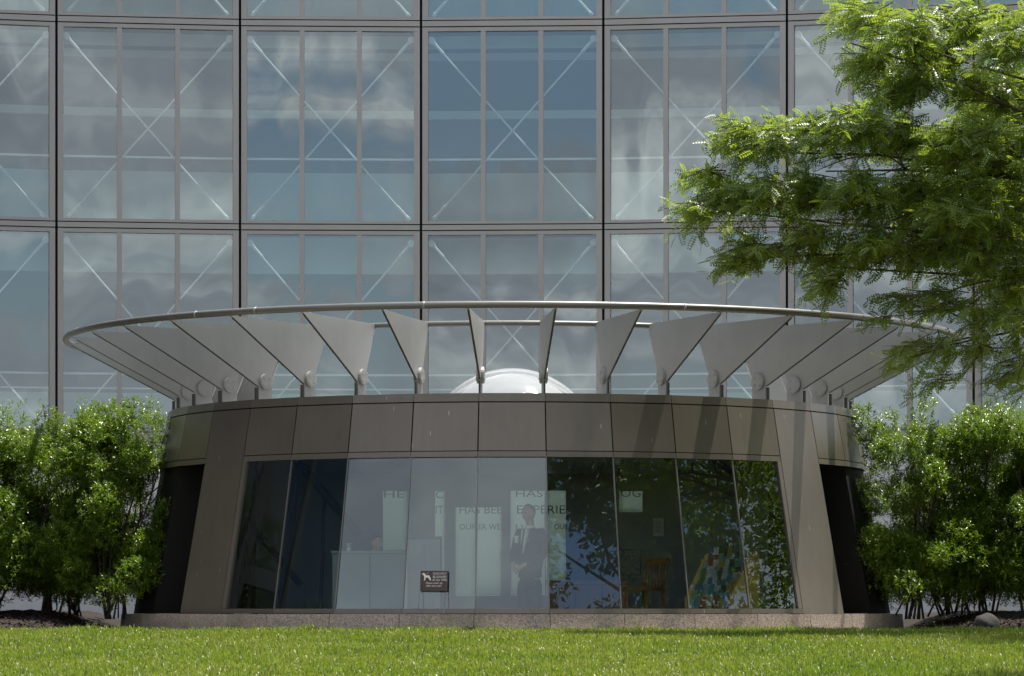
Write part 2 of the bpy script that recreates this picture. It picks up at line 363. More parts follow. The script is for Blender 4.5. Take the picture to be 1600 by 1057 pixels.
# ------------------------------------------------------------------ ground
PC = Vector((0, 47.0, 0))       # pavilion axis
G0 = -0.245                     # ground level by the pavilion, eye is at zero
def lawn_z(y):
    y = np.asarray(y, float)
    a = G0 - 0.0165 * np.clip(41.5 - y, 0, None)
    b = -0.058 * np.clip(22.0 - y, 0, None)
    return np.maximum(a + b, -1.75)
def build_ground():
    ys = np.concatenate([np.linspace(-400, -20, 8), np.linspace(-10, 41.52, 60)])
    xs = np.concatenate([np.linspace(-400, -30, 6), np.linspace(-25, 25, 41), np.linspace(30, 400, 6)])
    X, Y = np.meshgrid(xs, ys)
    Z = lawn_z(Y)
    V = np.stack([X, Y, Z], -1).reshape(-1, 3); nx = len(xs)
    i = np.arange((len(ys) - 1) * nx).reshape(len(ys) - 1, nx)[:, :-1].ravel()
    Fq = np.stack([i, i + 1, i + 1 + nx, i + nx], 1)
    tag(obj('lawn', np_mesh('lawn', V, Fq, True), M['lawn']), 'sunlit green lawn sloping up to the pavilion', None, kind='structure')
    b = MB(); b.box(-400, 400, 41.52, 500, G0 - 0.3, G0 - 0.06)
    tag(b.build('ground', M['paving']), kind='structure')
    b = MB(); b.box(-14, 14, 41.58, 41.98, G0 - 0.05, G0 + 0.012)
    tag(b.build('path_edging', M['concrete']), kind='structure')
build_ground()

def mulch(name, x0, x1, sgn):
    xs = np.linspace(x0, x1, 60); ys = np.linspace(41.98, 52.0, 50)
    X, Y = np.meshgrid(xs, ys)
    t = np.clip((Y - 42.0) / 4.5, 0, 1)
    Z = G0 + 0.015 + 0.20 * t * t * (3 - 2 * t) + rng.normal(0, 0.012, X.shape) + 0.03 * np.sin(X * 2.1) * np.sin(Y * 1.7)
    q = np.clip((np.abs(X) - 5.38) / 0.9, 0, 1); Z = G0 - 0.02 + (Z - G0 + 0.02) * q * q * (3 - 2 * q)
    V = np.stack([X, Y, Z], -1).reshape(-1, 3); nx = len(xs)
    i = np.arange((len(ys) - 1) * nx).reshape(len(ys) - 1, nx)[:, :-1].ravel()
    o = obj(name, np_mesh(name, V, np.stack([i, i + 1, i + 1 + nx, i + nx], 1)), M['soil'])
    tag(o, kind='structure')
mulch('terrain_bed', -11.5, -5.38, -1)
mulch('terrain_bed', 5.38, 11.5, 1)
b = MB(); b.box(-5.37, 5.37, 41.99, 52.5, G0 - 0.05, G0 + 0.008)
tag(b.build('pavement_apron', M['concrete']), kind='structure')
def mulch_z(y):
    t = np.clip((np.asarray(y) - 42.0) / 4.5, 0, 1); return G0 + 0.015 + 0.20 * t * t * (3 - 2 * t)
def chips(name, x0, x1, n, label):
    P = np.stack([rng.uniform(x0, x1, n), 42.02 + rng.random(n) ** 1.4 * 5.5, np.zeros(n)], 1); q = np.clip((np.abs(P[:, 0]) - 5.38) / 0.9, 0, 1); P[:, 2] = G0 + (mulch_z(P[:, 1]) - G0) * q * q * (3 - 2 * q) + rng.uniform(0.0, 0.03, n)
    keep = np.hypot(P[:, 0], P[:, 1] - 47) > 5.35; P = P[keep]; n = len(P)
    a = rng.uniform(0, 6.28, n); L = rng.uniform(0.010, 0.030, n)[:, None]; W = rng.uniform(0.004, 0.010, n)[:, None]
    u = np.stack([np.cos(a), np.sin(a), rng.normal(0, 0.35, n)], 1); w = np.stack([-np.sin(a), np.cos(a), rng.normal(0, 0.5, n)], 1)
    V = np.stack([P - u * L - w * W, P + u * L - w * W, P + u * L + w * W, P - u * L + w * W], 1).reshape(-1, 3)
    o = obj(name, np_mesh(name, V, np.arange(4 * n).reshape(-1, 4)), M['chip']); tag(o, label, 'mulch', kind='stuff')
chips('bark_mulch', -11, -5.4, 12000, 'dark bark mulch under the shrubs left of the pavilion')
chips('bark_mulch', 5.4, 11, 12000, 'dark bark mulch under the shrubs right of the pavilion')

# ------------------------------------------------------------------ pavilion
pav = thing('entrance_pavilion', 'round bronze-clad entrance pavilion with sloping glass front and fin crown', 'pavilion', loc=PC)
def rz(z): return 4.79 + (1.95 - z) * 0.190
def cp(th, r, z):     # theta in degrees, 0 towards the camera, positive to the right; pavilion-local
    a = R(th); return Vector((r * math.sin(a), -r * math.cos(a), z))
def facet(mb, t0, t1, z0, z1, off=0.0, thick=0.03, gap=0.008):
    """flat panel on the cone between two angles"""
    def corner(t, s, z, o):
        r = rz(z) + o
        p = cp(t, r, z); tan = Vector((math.cos(R(t)), math.sin(R(t)), 0)); return p + tan * s * gap
    o0, o1 = off - thick, off
    p = [corner(t0, 1, z0, o1), corner(t1, -1, z0, o1), corner(t1, -1, z0, o0), corner(t0, 1, z0, o0),
         corner(t0, 1, z1, o1), corner(t1, -1, z1, o1), corner(t1, -1, z1, o0), corner(t0, 1, z1, o0)]
    return mb.hexa(p)
SEAMS = [-175 + 10 * k for k in range(37)]
# fascia panels and cap strips
for k in range(36):
    t0, t1 = SEAMS[k], SEAMS[k + 1]
    mid = (t0 + t1) / 2
    if abs(abs(mid) - 50) < 1:      # full height pillar cladding
        mb = MB(); facet(mb, t0, t1, 1.05, 2.555); mb.build('pillar_panel', M['bronze'], pav)
        mb = MB(); facet(mb, t0, t1, -0.035, 1.05 , gap=0.008); mb.build('pillar_panel', M['bronze'], pav)
    else:
        mb = MB(); facet(mb, t0, t1, 1.962, 2.555); mb.build('fascia_panel', M['bronze'], pav)
        mb = MB(); facet(mb, t0, t1, 1.885, 1.952, gap=0.003); mb.build('window_head', M['bronze'], pav)
    mb = MB(); facet(mb, t0, t1, 2.57, 2.672, gap=0.003); mb.build('cap_strip', M['bronze'], pav)
# dark backing shell behind the joints
mb = MB()
for k in range(36):
    t0, t1 = SEAMS[k], SEAMS[k + 1]; mid = abs((t0 + t1) / 2)
    zlo = -0.03 if abs(mid - 50) < 1 else 1.90
    facet(mb, t0, t1, zlo, 2.64, off=-0.034, thick=0.10, gap=0.0 if zlo > 0 else 0.012)
mb.build('backing_shell', M['joint'], pav)
# pillar returns beside the side doors and beside the window
for s in (-1, 1):
    for th, z1 in ((45.25, 1.89), (54.85, 1.90)):
        a, b = sorted((s * th, s * (th + 0.35 * (1 if th < 50 else -1))))
        mb = MB(); facet(mb, a, b, -0.03, z1, off=-0.02, thick=0.22, gap=0.0); mb.build('pillar_return', M['bronze'], pav)
# window frame
for k in range(36):
    t0, t1 = SEAMS[k], SEAMS[k + 1]; mid = (t0 + t1) / 2
    if abs(mid) < 46:
        mb = MB(); facet(mb, t0, t1, -0.030, 0.028, off=0.004, thick=0.07, gap=0.002); mb.build('window_sill', M['bronze'], pav)
for s in (-1, 1):
    a, b = sorted((s * 45.0, s * 44.2)); mb = MB(); facet(mb, a, b, 0.03, 1.884, off=-0.002, thick=0.06, gap=0); mb.build('window_jamb', M['bronze'], pav)
# glass panes and thin joints
for k in range(9):
    t0 = -45 + 10 * k; t1 = t0 + 10
    if k == 0: t0 = -44.2
    if k == 8: t1 = 44.2
    mb = MB(); facet(mb, t0, t1, 0.026, 1.888, off=-0.028, thick=0.001, gap=0.006)
    mb2 = MB(); mb2.add(mb.v[0:2] + [mb.v[5], mb.v[4]], [(0, 1, 2, 3)])
    mb2.build('window_pane', M['pglass'], pav)
    if k:
        mb = MB(); facet(mb, t0 - 0.09, t0 + 0.09, 0.026, 1.888, off=-0.014, thick=0.03, gap=0); mb.build('glazing_joint', M['rail'], pav)
# granite plinth blocks
for k in range(36):
    t0, t1 = SEAMS[k], SEAMS[k + 1]
    mb = MB()
    def pl(t, r, z, s): return cp(t, r, z) + Vector((math.cos(R(t)), math.sin(R(t)), 0)) * s * 0.004
    ro, ri = 5.31, 5.0
    mb.hexa([pl(t0, ro, G0 - 0.12, 1), pl(t1, ro, G0 - 0.12, -1), pl(t1, ri, G0 - 0.12, -1), pl(t0, ri, G0 - 0.12, 1),
             pl(t0, ro - 0.03, -0.038, 1), pl(t1, ro - 0.03, -0.038, -1), pl(t1, ri, -0.038, -1), pl(t0, ri, -0.038, 1)])
    mb.build('plinth_block', M['granite'], pav)
# dark side walls with door recess
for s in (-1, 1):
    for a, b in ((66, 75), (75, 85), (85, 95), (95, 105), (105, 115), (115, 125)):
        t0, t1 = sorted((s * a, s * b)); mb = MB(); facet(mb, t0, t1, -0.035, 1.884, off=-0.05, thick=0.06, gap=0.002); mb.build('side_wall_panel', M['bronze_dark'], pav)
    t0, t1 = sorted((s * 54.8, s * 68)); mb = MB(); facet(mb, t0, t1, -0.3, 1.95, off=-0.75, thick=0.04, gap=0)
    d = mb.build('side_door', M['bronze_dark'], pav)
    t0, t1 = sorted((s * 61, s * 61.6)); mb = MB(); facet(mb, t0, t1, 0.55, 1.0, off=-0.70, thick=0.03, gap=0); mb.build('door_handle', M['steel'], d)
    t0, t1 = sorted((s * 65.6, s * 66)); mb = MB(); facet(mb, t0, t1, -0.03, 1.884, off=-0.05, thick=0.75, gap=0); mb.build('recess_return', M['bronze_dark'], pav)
# back wall of the drum beyond the room
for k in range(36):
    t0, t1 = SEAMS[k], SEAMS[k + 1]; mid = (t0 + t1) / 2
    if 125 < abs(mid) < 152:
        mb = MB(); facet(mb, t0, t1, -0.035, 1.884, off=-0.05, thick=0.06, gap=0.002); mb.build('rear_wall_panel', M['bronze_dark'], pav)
# roof, ceiling, room floor
def disc(name, z, r0, r1, mat, th=0.05, n=36):
    mb = MB(); prof = [(r0, z), (r1, z), (r1, z - th), (r0, z - th), (r0, z)]
    mb.lathe(prof, n); return mb.build(name, mat, pav)
disc('roof_deck', 2.52, 1.02, 4.60, M['roof'])
disc('ceiling_panel', 1.99, 0.0, 4.66, M['room'], 0.03)
disc('room_floor', -0.43, 0.0, 5.02, M['floor'], 0.08)
# dome skylight
mb = MB(); mb.lathe([(1.26, 2.50), (1.26, 2.62), (1.06, 2.62), (1.06, 2.50)], 48); mb.build('dome_curb', M['mullion'], pav)
def cap(rs, zc, zb, n=18):
    a0 = math.asin(max(-1, min(1, (zb - zc) / rs))); return [(rs * math.cos(a0 + (math.pi / 2 - a0) * i / n) + 1e-4, zc + rs * math.sin(a0 + (math.pi / 2 - a0) * i / n)) for i in range(n + 1)]
dome = MB().lathe(cap(1.225, 2.075, 2.60), 64).build('dome_shell', M['dome_clear'], pav, True)
MB().lathe(cap(1.16, 2.03, 2.60), 64).build('dome_lining', M['dome_white'], dome, True)

# fins with posts and pivot discs, rails
FINS = [-125 + 10 * k for k in range(26)]
prof = [(4.55, 2.66), (4.55, 2.845), (5.985, 3.60), (4.05, 3.595), (4.33, 2.97), (4.33, 2.66)]
T = 0.014
fin_mb = MB(); fin_mb.prism([(-T, -r, z) for r, z in prof], [(T, -r, z) for r, z in prof]); fin_me = fin_mb.mesh('fin')
edge_mb = MB()
def edge_strip(mb, a, b, w=0.019, d=0.012):
    (r0, z0), (r1, z1) = a, b
    n = Vector((z1 - z0, -(r1 - r0))).normalized()
    pts = [(r0 + n.x * 0.002, z0 + n.y * 0.002), (r1 + n.x * 0.002, z1 + n.y * 0.002), (r1 + n.x * d, z1 + n.y * d), (r0 + n.x * d, z0 + n.y * d)]
    mb.prism([(-w, -r, z) for r, z in pts], [(w, -r, z) for r, z in pts])
edge_strip(edge_mb, (4.57, 2.852), (5.94, 3.574), w=0.007, d=0.008)
edge_me = edge_mb.mesh('edge_strip')
post_mb = MB(); post_mb.box(-0.010, 0.010, -4.60, -4.563, 2.60, 2.83); post_me = post_mb.mesh('post')
disc_me = []
for s in (-1, 1):
    mb = MB(); n = 20; ring = [(-(4.437 + 0.104 * math.cos(2 * math.pi * i / n)), 2.905 + 0.104 * math.sin(2 * math.pi * i / n)) for i in range(n)]
    ring2 = [(-(4.437 + 0.092 * math.cos(2 * math.pi * i / n)), 2.905 + 0.092 * math.sin(2 * math.pi * i / n)) for i in range(n)]
    a = [(s * (T + 0.001), y, z) for y, z in ring]; b = [(s * (T + 0.030), y, z) for y, z in ring]; c = [(s * (T + 0.034), y, z) for y, z in ring2]
    mb.prism(a, b); mb.prism([(s * (T + 0.030), y, z) for y, z in ring2], c)
    for bi in range(4):
        ba = math.pi / 4 + bi * math.pi / 2; bc = (-(4.437 + 0.062 * math.cos(ba)), 2.905 + 0.062 * math.sin(ba))
        rr = [(bc[0] + 0.011 * math.cos(6.283 * i / 6), bc[1] + 0.011 * math.sin(6.283 * i / 6)) for i in range(6)]
        mb.prism([(s * (T + 0.033), y, z) for y, z in rr], [(s * (T + 0.042), y, z) for y, z in rr])
    disc_me.append(mb.mesh('pivot_disc'))
for th in FINS:
    f = obj('fin', fin_me, M['fin'], pav); f.rotation_euler = (0, 0, R(th))
    for nm, me, mt in (('edge_strip', edge_me, M['fin_edge']), ('post', post_me, M['fin_edge']), ('pivot_disc', disc_me[0], M['fin']), ('pivot_disc', disc_me[1], M['fin'])):
        obj(nm, me, mt, f)
outer = MB(); outer.tube([cp(t, 6.02, 3.635) for t in np.linspace(-126, 126, 127)], 0.043, 12)
ro = outer.build('outer_rail', M['rail'], pav, True)
inner = MB(); inner.tube([cp(t, 4.06, 3.575) for t in np.linspace(-126, 126, 100)], 0.037, 10); inner.build('inner_rail', M['rail'], pav, True)
for th in (-100, -70, -40, -31, -10, 20, 50, 80, 110):
    mb = MB(); mb.tube([cp(th - 0.12, 6.02, 3.635), cp(th + 0.12, 6.02, 3.635)], 0.0455, 12); mb.build('rail_sleeve', M['fin'], ro, True)

# room back wall with frosted openings
YB = 2.55                                           # local y of the back wall (depth 49.55)
DB = PC.y + YB
def wx(px): return (px - 800) / F * DB
def wz(py): return (HY - py) / F * DB
rects = [(598, 636, 767, 862), (680, 694, 767, 915), (712, 742, 793, 931), (744, 783, 793, 931), (798, 851, 767, 931), (854, 884, 767, 931), (968, 1004, 768, 800)]
cols = sorted(rects); x = wx(400); mbw = MB(); ZT, ZF = 1.96, -0.43
for a, b, c, d in cols:
    mbw.box(x, wx(a), YB, YB + 0.12, ZF, ZT)
    mbw.box(wx(a), wx(b), YB, YB + 0.12, wz(c), ZT); mbw.box(wx(a), wx(b), YB, YB + 0.12, ZF, wz(d)); x = wx(b)
mbw.box(x, wx(1200), YB, YB + 0.12, ZF, ZT)
wall = mbw.build('room_back_wall', M['room'], pav)
for a, b, c, d in cols:
    MB().box(wx(a) + 0.004, wx(b) - 0.004, YB + 0.05, YB + 0.06, wz(d) + 0.004, wz(c) - 0.004).build('frosted_pane', M['frosted'], wall)
def text_mesh(name, body, width, height, depth=0.004, shear=0.0):
    cu = bpy.data.curves.new(name, 'FONT'); cu.body = body; cu.size = 1.0; cu.extrude = 0.0; cu.shear = shear; cu.resolution_u = 3
    o = bpy.data.objects.new(name, cu); COL.objects.link(o)
    dg = bpy.context.evaluated_depsgraph_get(); me = bpy.data.meshes.new_from_object(o.evaluated_get(dg))
    bpy.data.objects.remove(o); bpy.data.curves.remove(cu)
    n = len(me.vertices); co = np.zeros(n * 3, np.float32); me.vertices.foreach_get('co', co); co = co.reshape(-1, 3)
    lo, hi = co.min(0), co.max(0)
    co[:, 0] = (co[:, 0] - lo[0]) / max(1e-6, hi[0] - lo[0]) * width
    co[:, 1] = (co[:, 1] - lo[1]) / max(1e-6, hi[1] - lo[1]) * height
    out = np.stack([co[:, 0], np.zeros(n), co[:, 1]], 1)
    me.vertices.foreach_set('co', out.astype(np.float32).ravel()); me.update(); me.name = name
    return me
for body, a, b, c, d in (('HE', 600, 632, 767, 778), ('C', 681, 693, 767, 779), ('HAS', 806, 848, 766, 777), ('OG', 970, 1001, 765, 777),
                         ('IT', 681, 692, 791, 803), ('HAS BEE', 718, 784, 791, 803), ('EXPERIENCE', 808, 926, 790, 803),
                         ('OUR ER WE', 718, 782, 819, 828), ('LL', 806, 822, 820, 829), ('OUR', 866, 888, 819, 827)):
    o = obj('wall_lettering', text_mesh('wall_lettering', body, wx(b) - wx(a), wz(c) - wz(d)), M['letters'], wall); o.location = (wx(a), YB - 0.006, wz(d))
# dark bars in the room, standing in for diagonals mirrored in the left panes
def beam(px0, py0, d0, px1, py1, d1, r, name='reflection_bar'):
    a = at(px0, py0, d0) - PC; b = at(px1, py1, d1) - PC
    MB().tube([a, b], r, 6).build(name, M['steel'], pav)
beam(375, 800, 44.6, 400, 975, 44.6, 0.045); beam(362, 700, 44.6, 375, 800, 44.6, 0.045)
beam(375, 800, 44.6, 470, 915, 44.8, 0.05); beam(468, 725, 44.4, 436, 975, 44.4, 0.06)
beam(468, 725, 44.4, 560, 835, 45.0, 0.055); beam(508, 770, 44.9, 500, 975, 44.9, 0.03)

# ------------------------------------------------------------------ glass building behind
bld = thing('glass_office_building', 'tall curved glass curtain-wall building behind the pavilion', 'building')
JPX = [-487, -200, 88, 375, 658, 943, 1230, 1522, 1815, 2110]
def jpt(px):
    D = 60.0 - 1.75e-6 * (px - 645) ** 2 * 60 / 60
    D = 60.0 * (1 - 2.9e-8 * (px - 645) ** 2)
    return Vector(((px - 800) / F * D, D, 0))
JP = [jpt(p) for p in JPX]
def zf(py): return (HY - py) / 90.0
ROWS = [(zf(28), zf(-270)), (zf(346.5), zf(50)), (zf(672), zf(368))]     # pane bottom, top
for i in range(len(JP) - 1):
    A, B = JP[i], JP[i + 1]
    u = (B - A).normalized(); nrm = Vector((u.y, -u.x, 0)); W = (B - A).length
    Mx = Matrix(((u.x, -nrm.x, 0, A.x), (u.y, -nrm.y, 0, A.y), (0, 0, 1, 0), (0, 0, 0, 1)))   # local x along bay, local y into the building
    bay = thing('facade_bay', None, None); bay.parent = bld
    bay.matrix_local = Mx
    def B_(name, mat, *box):
        mb = MB(); mb.box(*box); return mb.build(name, mat, bay)
    g = 0.024; st = 0.100; mu = 0.085; e0, e1 = -0.05, 0.06
    pw = (W - 2 * g - 2 * st - 2 * mu) / 3
    B_('joint_backing', M['joint'], -0.1, 0.1, 0.075, 0.10, 2.9, 14.2)
    for r, (zb, zt) in enumerate(ROWS):
        jz = 0.0
        B_('stile', M['mullion'], g, g + st, e0, e1, zb - 0.05, zt + 0.066)
        B_('stile', M['mullion'], W - g - st, W - g, e0, e1, zb - 0.05, zt + 0.066)
        B_('rail', M['mullion'], g + st, W - g - st, e0 + 0.004, e1, zb - 0.05, zb)
        B_('rail', M['mullion'], g + st, W - g - st, e0 + 0.004, e1, zt, zt + 0.066)
        for k in range(3):
            x0 = g + st + k * (pw + mu)
            if k: B_('mullion', M['mullion'], x0 - mu, x0, e0 + 0.008, e1, zb, zt)
            mb = MB(); tx, tz = random.gauss(0, 0.0011), random.gauss(0, 0.0011)
            mb.add([(x0, 0.02 - tx - tz, zb), (x0 + pw, 0.02 + tx - tz, zb), (x0 + pw, 0.02 + tx + tz, zt), (x0, 0.02 - tx + tz, zt)], [(0, 1, 2, 3)])
            mb.build('pane', M['fglass'], bay)
        zn = ROWS[r - 1][0] - 0.05 if r else 14.3
        if r: B_('transom_band', M['mullion'], g, W - g, e0 - 0.006, e1, zt + 0.066 + 0.019, zn - 0.019)
        B_('transom_backing', M['joint'], 0.1, W - 0.1, 0.062, 0.074, zt + 0.05, zn + 0.02)
        # cross braces with fork ends, inside the glass
        yb = 0.13; zc0, zc1 = zb + 0.04, zt - 0.13
        for s, yo in ((0, 0.0), (1, 0.03)):
            p0 = Vector((0.20, yb + yo, zc0)) if s == 0 else Vector((W - 0.20, yb + yo, zc0))
            p1 = Vector((W - 0.17, yb + yo, zc1)) if s == 0 else Vector((0.17, yb + yo, zc1))
            rod = MB().tube([p0, p1], 0.019, 6).build('brace_rod', M['brace'], bay)
            dv = (p1 - p0).normalized()
            for q, sg in ((p0, 1), (p1, -1)):
                MB().tube([q, q + dv * sg * 0.05, q + dv * sg * 0.10, q + dv * sg * 0.30, q + dv * sg * 0.34], [0.026, 0.038, 0.028, 0.028, 0.019], 8).build('brace_fork', M['brace'], bay)
            MB().tube([p1 + Vector((0, -0.04, 0)), p1 + Vector((0, 0.04, 0))], 0.062, 14).build('brace_node', M['brace'], bay)
        # inside: upstand, bulkhead, rail, slab
        up = 0.90 if r < 2 else 0.12
        B_('upstand', M['pale_spandrel'], 0.0, W, 0.55, 0.60, zb - 0.02, zb + up)
        bh = 0.20 if r < 2 else 0.62
        B_('bulkhead', M['pale_spandrel'], 0.0, W, 0.62, 0.66, zt - bh, zt + 0.02)
        hz = zb + (1.15 if r < 2 else 0.98)
        B_('hand_rail', M['brace'], 0.0, W, 0.72, 0.76, hz, hz + 0.035)
        if r < 2:
            for q in (0.35, 0.5, 0.83): B_('rail_post', M['interior_dark'], W * q, W * q + 0.10 + 0.1 * ((i * 7 + r * 3) % 3), 0.9, 1.0, zb + 0.5, hz - 0.01)
        else:
            B_('hand_rail', M['brace'], 0.0, W, 0.72, 0.75, hz - 0.25, hz - 0.225)
            B_('glass_upstand', M['pale_spandrel'], 0.0, W, 1.6, 1.63, zb, zb + 0.72)
    # ground storey
    B_('base_band', M['mullion'], g, W - g, e0, e1, 2.92, 3.08)
    for k in range(3):
        x0 = 0.02 + k * W / 3
        wdw = (i + k) % 4 == 1
        B_('base_panel', M['panel_wall'], x0, x0 + W / 3 - 0.025, -0.02, 0.06, G0 - 0.1 if not wdw else 1.05, 2.90)
        if wdw:
            B_('base_panel', M['panel_wall'], x0, x0 + W / 3 - 0.025, -0.02, 0.06, G0 - 0.1, 0.28)
            B_('base_window_frame', M['steel'], x0, x0 + W / 3 - 0.025, 0.0, 0.05, 0.29, 0.33)
            mb = MB(); mb.add([(x0, 0.03, 0.33), (x0 + W / 3, 0.03, 0.33), (x0 + W / 3, 0.03, 1.05), (x0, 0.03, 1.05)], [(0, 1, 2, 3)]); mb.build('base_window', M['fglass'], bay)
    B_('base_backing', M['interior_dark'], -0.05, W + 0.05, 0.4, 0.5, G0 - 0.2, 3.0)

BX0, BX1 = JP[0].x - 0.5, JP[-1].x + 0.5
def arc_slab(name, mat, d0, d1, z0, z1):
    """slab following the facade line, from d0 to d1 behind it"""
    mb = MB(); n = len(JP)
    fr = [(p.x, p.y + d0) for p in JP]; bk = [(p.x * 1.0, p.y + d1) for p in JP]
    for i in range(n - 1):
        q = [fr[i], fr[i + 1], bk[i + 1], bk[i]]
        mb.hexa([(x, y, z0) for x, y in q] + [(x, y, z1) for x, y in q])
    return mb.build(name, mat, bld)
for r, (zb, zt) in enumerate(ROWS):
    arc_slab('floor_slab', M['ceiling'], 3.4, 9.0, zt + 0.03, zt + 0.17)
    if r < 2: arc_slab('balcony_band', M['pale_spandrel'], 4.0, 4.1, zt - 0.95, zt - 0.80)
arc_slab('floor_slab', M['interior'], 0.70, 9.0, ROWS[2][0] - 0.2, ROWS[2][0] - 0.1)
arc_slab('back_partition', M['interior'], 9.0, 9.2, 2.5, 14.3)
arc_slab('roof_slab', M['ceiling'], 3.6, 9.2, 14.31, 14.5)
arc_slab('unseen_glass_roof', M['roof_glass'], 0.08, 3.58, 14.36, 14.38)  # unseen glazed strip, added so sun from behind reaches the brace rods
for xx in (JP[0].x, JP[-1].x - 0.2): MB().box(xx, xx + 0.2, 59.2, 68.8, G0 - 0.2, 14.3).build('end_wall', M['panel_wall'], bld)

nb = thing('neighbour_glass_building', 'dark glass building mirrored in the two leftmost panes', 'building')
for i in range(7):
    y0 = 33.0 + i * 3.2; Mx = Matrix(((0, -1, 0, -12.5 - 0.05 * i), (1, 0, 0, y0), (0, 0, 1, 0), (0, 0, 0, 1)))
    def N_(name, mat, *box):
        mb = MB(); mb.box(*box, M=Mx); return mb.build(name, mat, nb)
    for r in range(4):
        z0 = G0 + r * 3.5
        N_('spandrel', M['steel'], 0.0, 3.2, 0.0, 0.1, z0 + 3.2, z0 + 3.5); N_('slab', M['teal'], 0.0, 3.2, 0.5, 5.0, z0 + 3.25, z0 + 3.45)
        N_('stile', M['steel'], 0.0, 0.12, 0.0, 0.12, z0, z0 + 3.2)
        for k in range(3):
            mb = MB(); mb.add([Mx @ Vector(q) for q in ((0.13 + k * 1.03, 0.05, z0), (1.08 + k * 1.03, 0.05, z0), (1.08 + k * 1.03, 0.05, z0 + 3.2), (0.13 + k * 1.03, 0.05, z0 + 3.2))], [(0, 1, 2, 3)]); mb.build('pane', M['tinted'], nb)
            N_('mullion', M['steel'], 1.08 + k * 1.03, 1.155 + k * 1.03, 0.0, 0.12, z0, z0 + 3.2)
    N_('back_partition', M['teal'], 0.0, 3.2, 5.0, 5.2, G0, 14)

# ------------------------------------------------------------------ shrubs
def basis(d):
    d = d / np.linalg.norm(d, axis=1, keepdims=True)
    a = np.where(np.abs(d[:, 2:3]) < 0.95, np.array([[0, 0, 1.0]]), np.array([[1.0, 0, 0]]))
    s = np.cross(d, a); s /= np.linalg.norm(s, axis=1, keepdims=True)
    return d, s, np.cross(s, d)
def leaf_quads(P, D, L, Wd, roll):
    """one folded rhombic leaf (two triangles) per row"""
    d, s, n = basis(D)
    c, si = np.cos(roll)[:, None], np.sin(roll)[:, None]
    s2 = s * c + n * si; n2 = n * c - s * si
    L = L[:, None]; Wd = Wd[:, None]
    tip = P + d * L - n2 * L * 0.10
    a = P + d * L * 0.5 + s2 * Wd + n2 * L * 0.07
    b = P + d * L * 0.5 - s2 * Wd + n2 * L * 0.07
    V = np.stack([P, a, tip, b], 1).reshape(-1, 3)
    k = np.arange(len(P)) * 4
    return V, np.concatenate([np.stack([k, k + 1, k + 2], 1), np.stack([k, k + 2, k + 3], 1)])
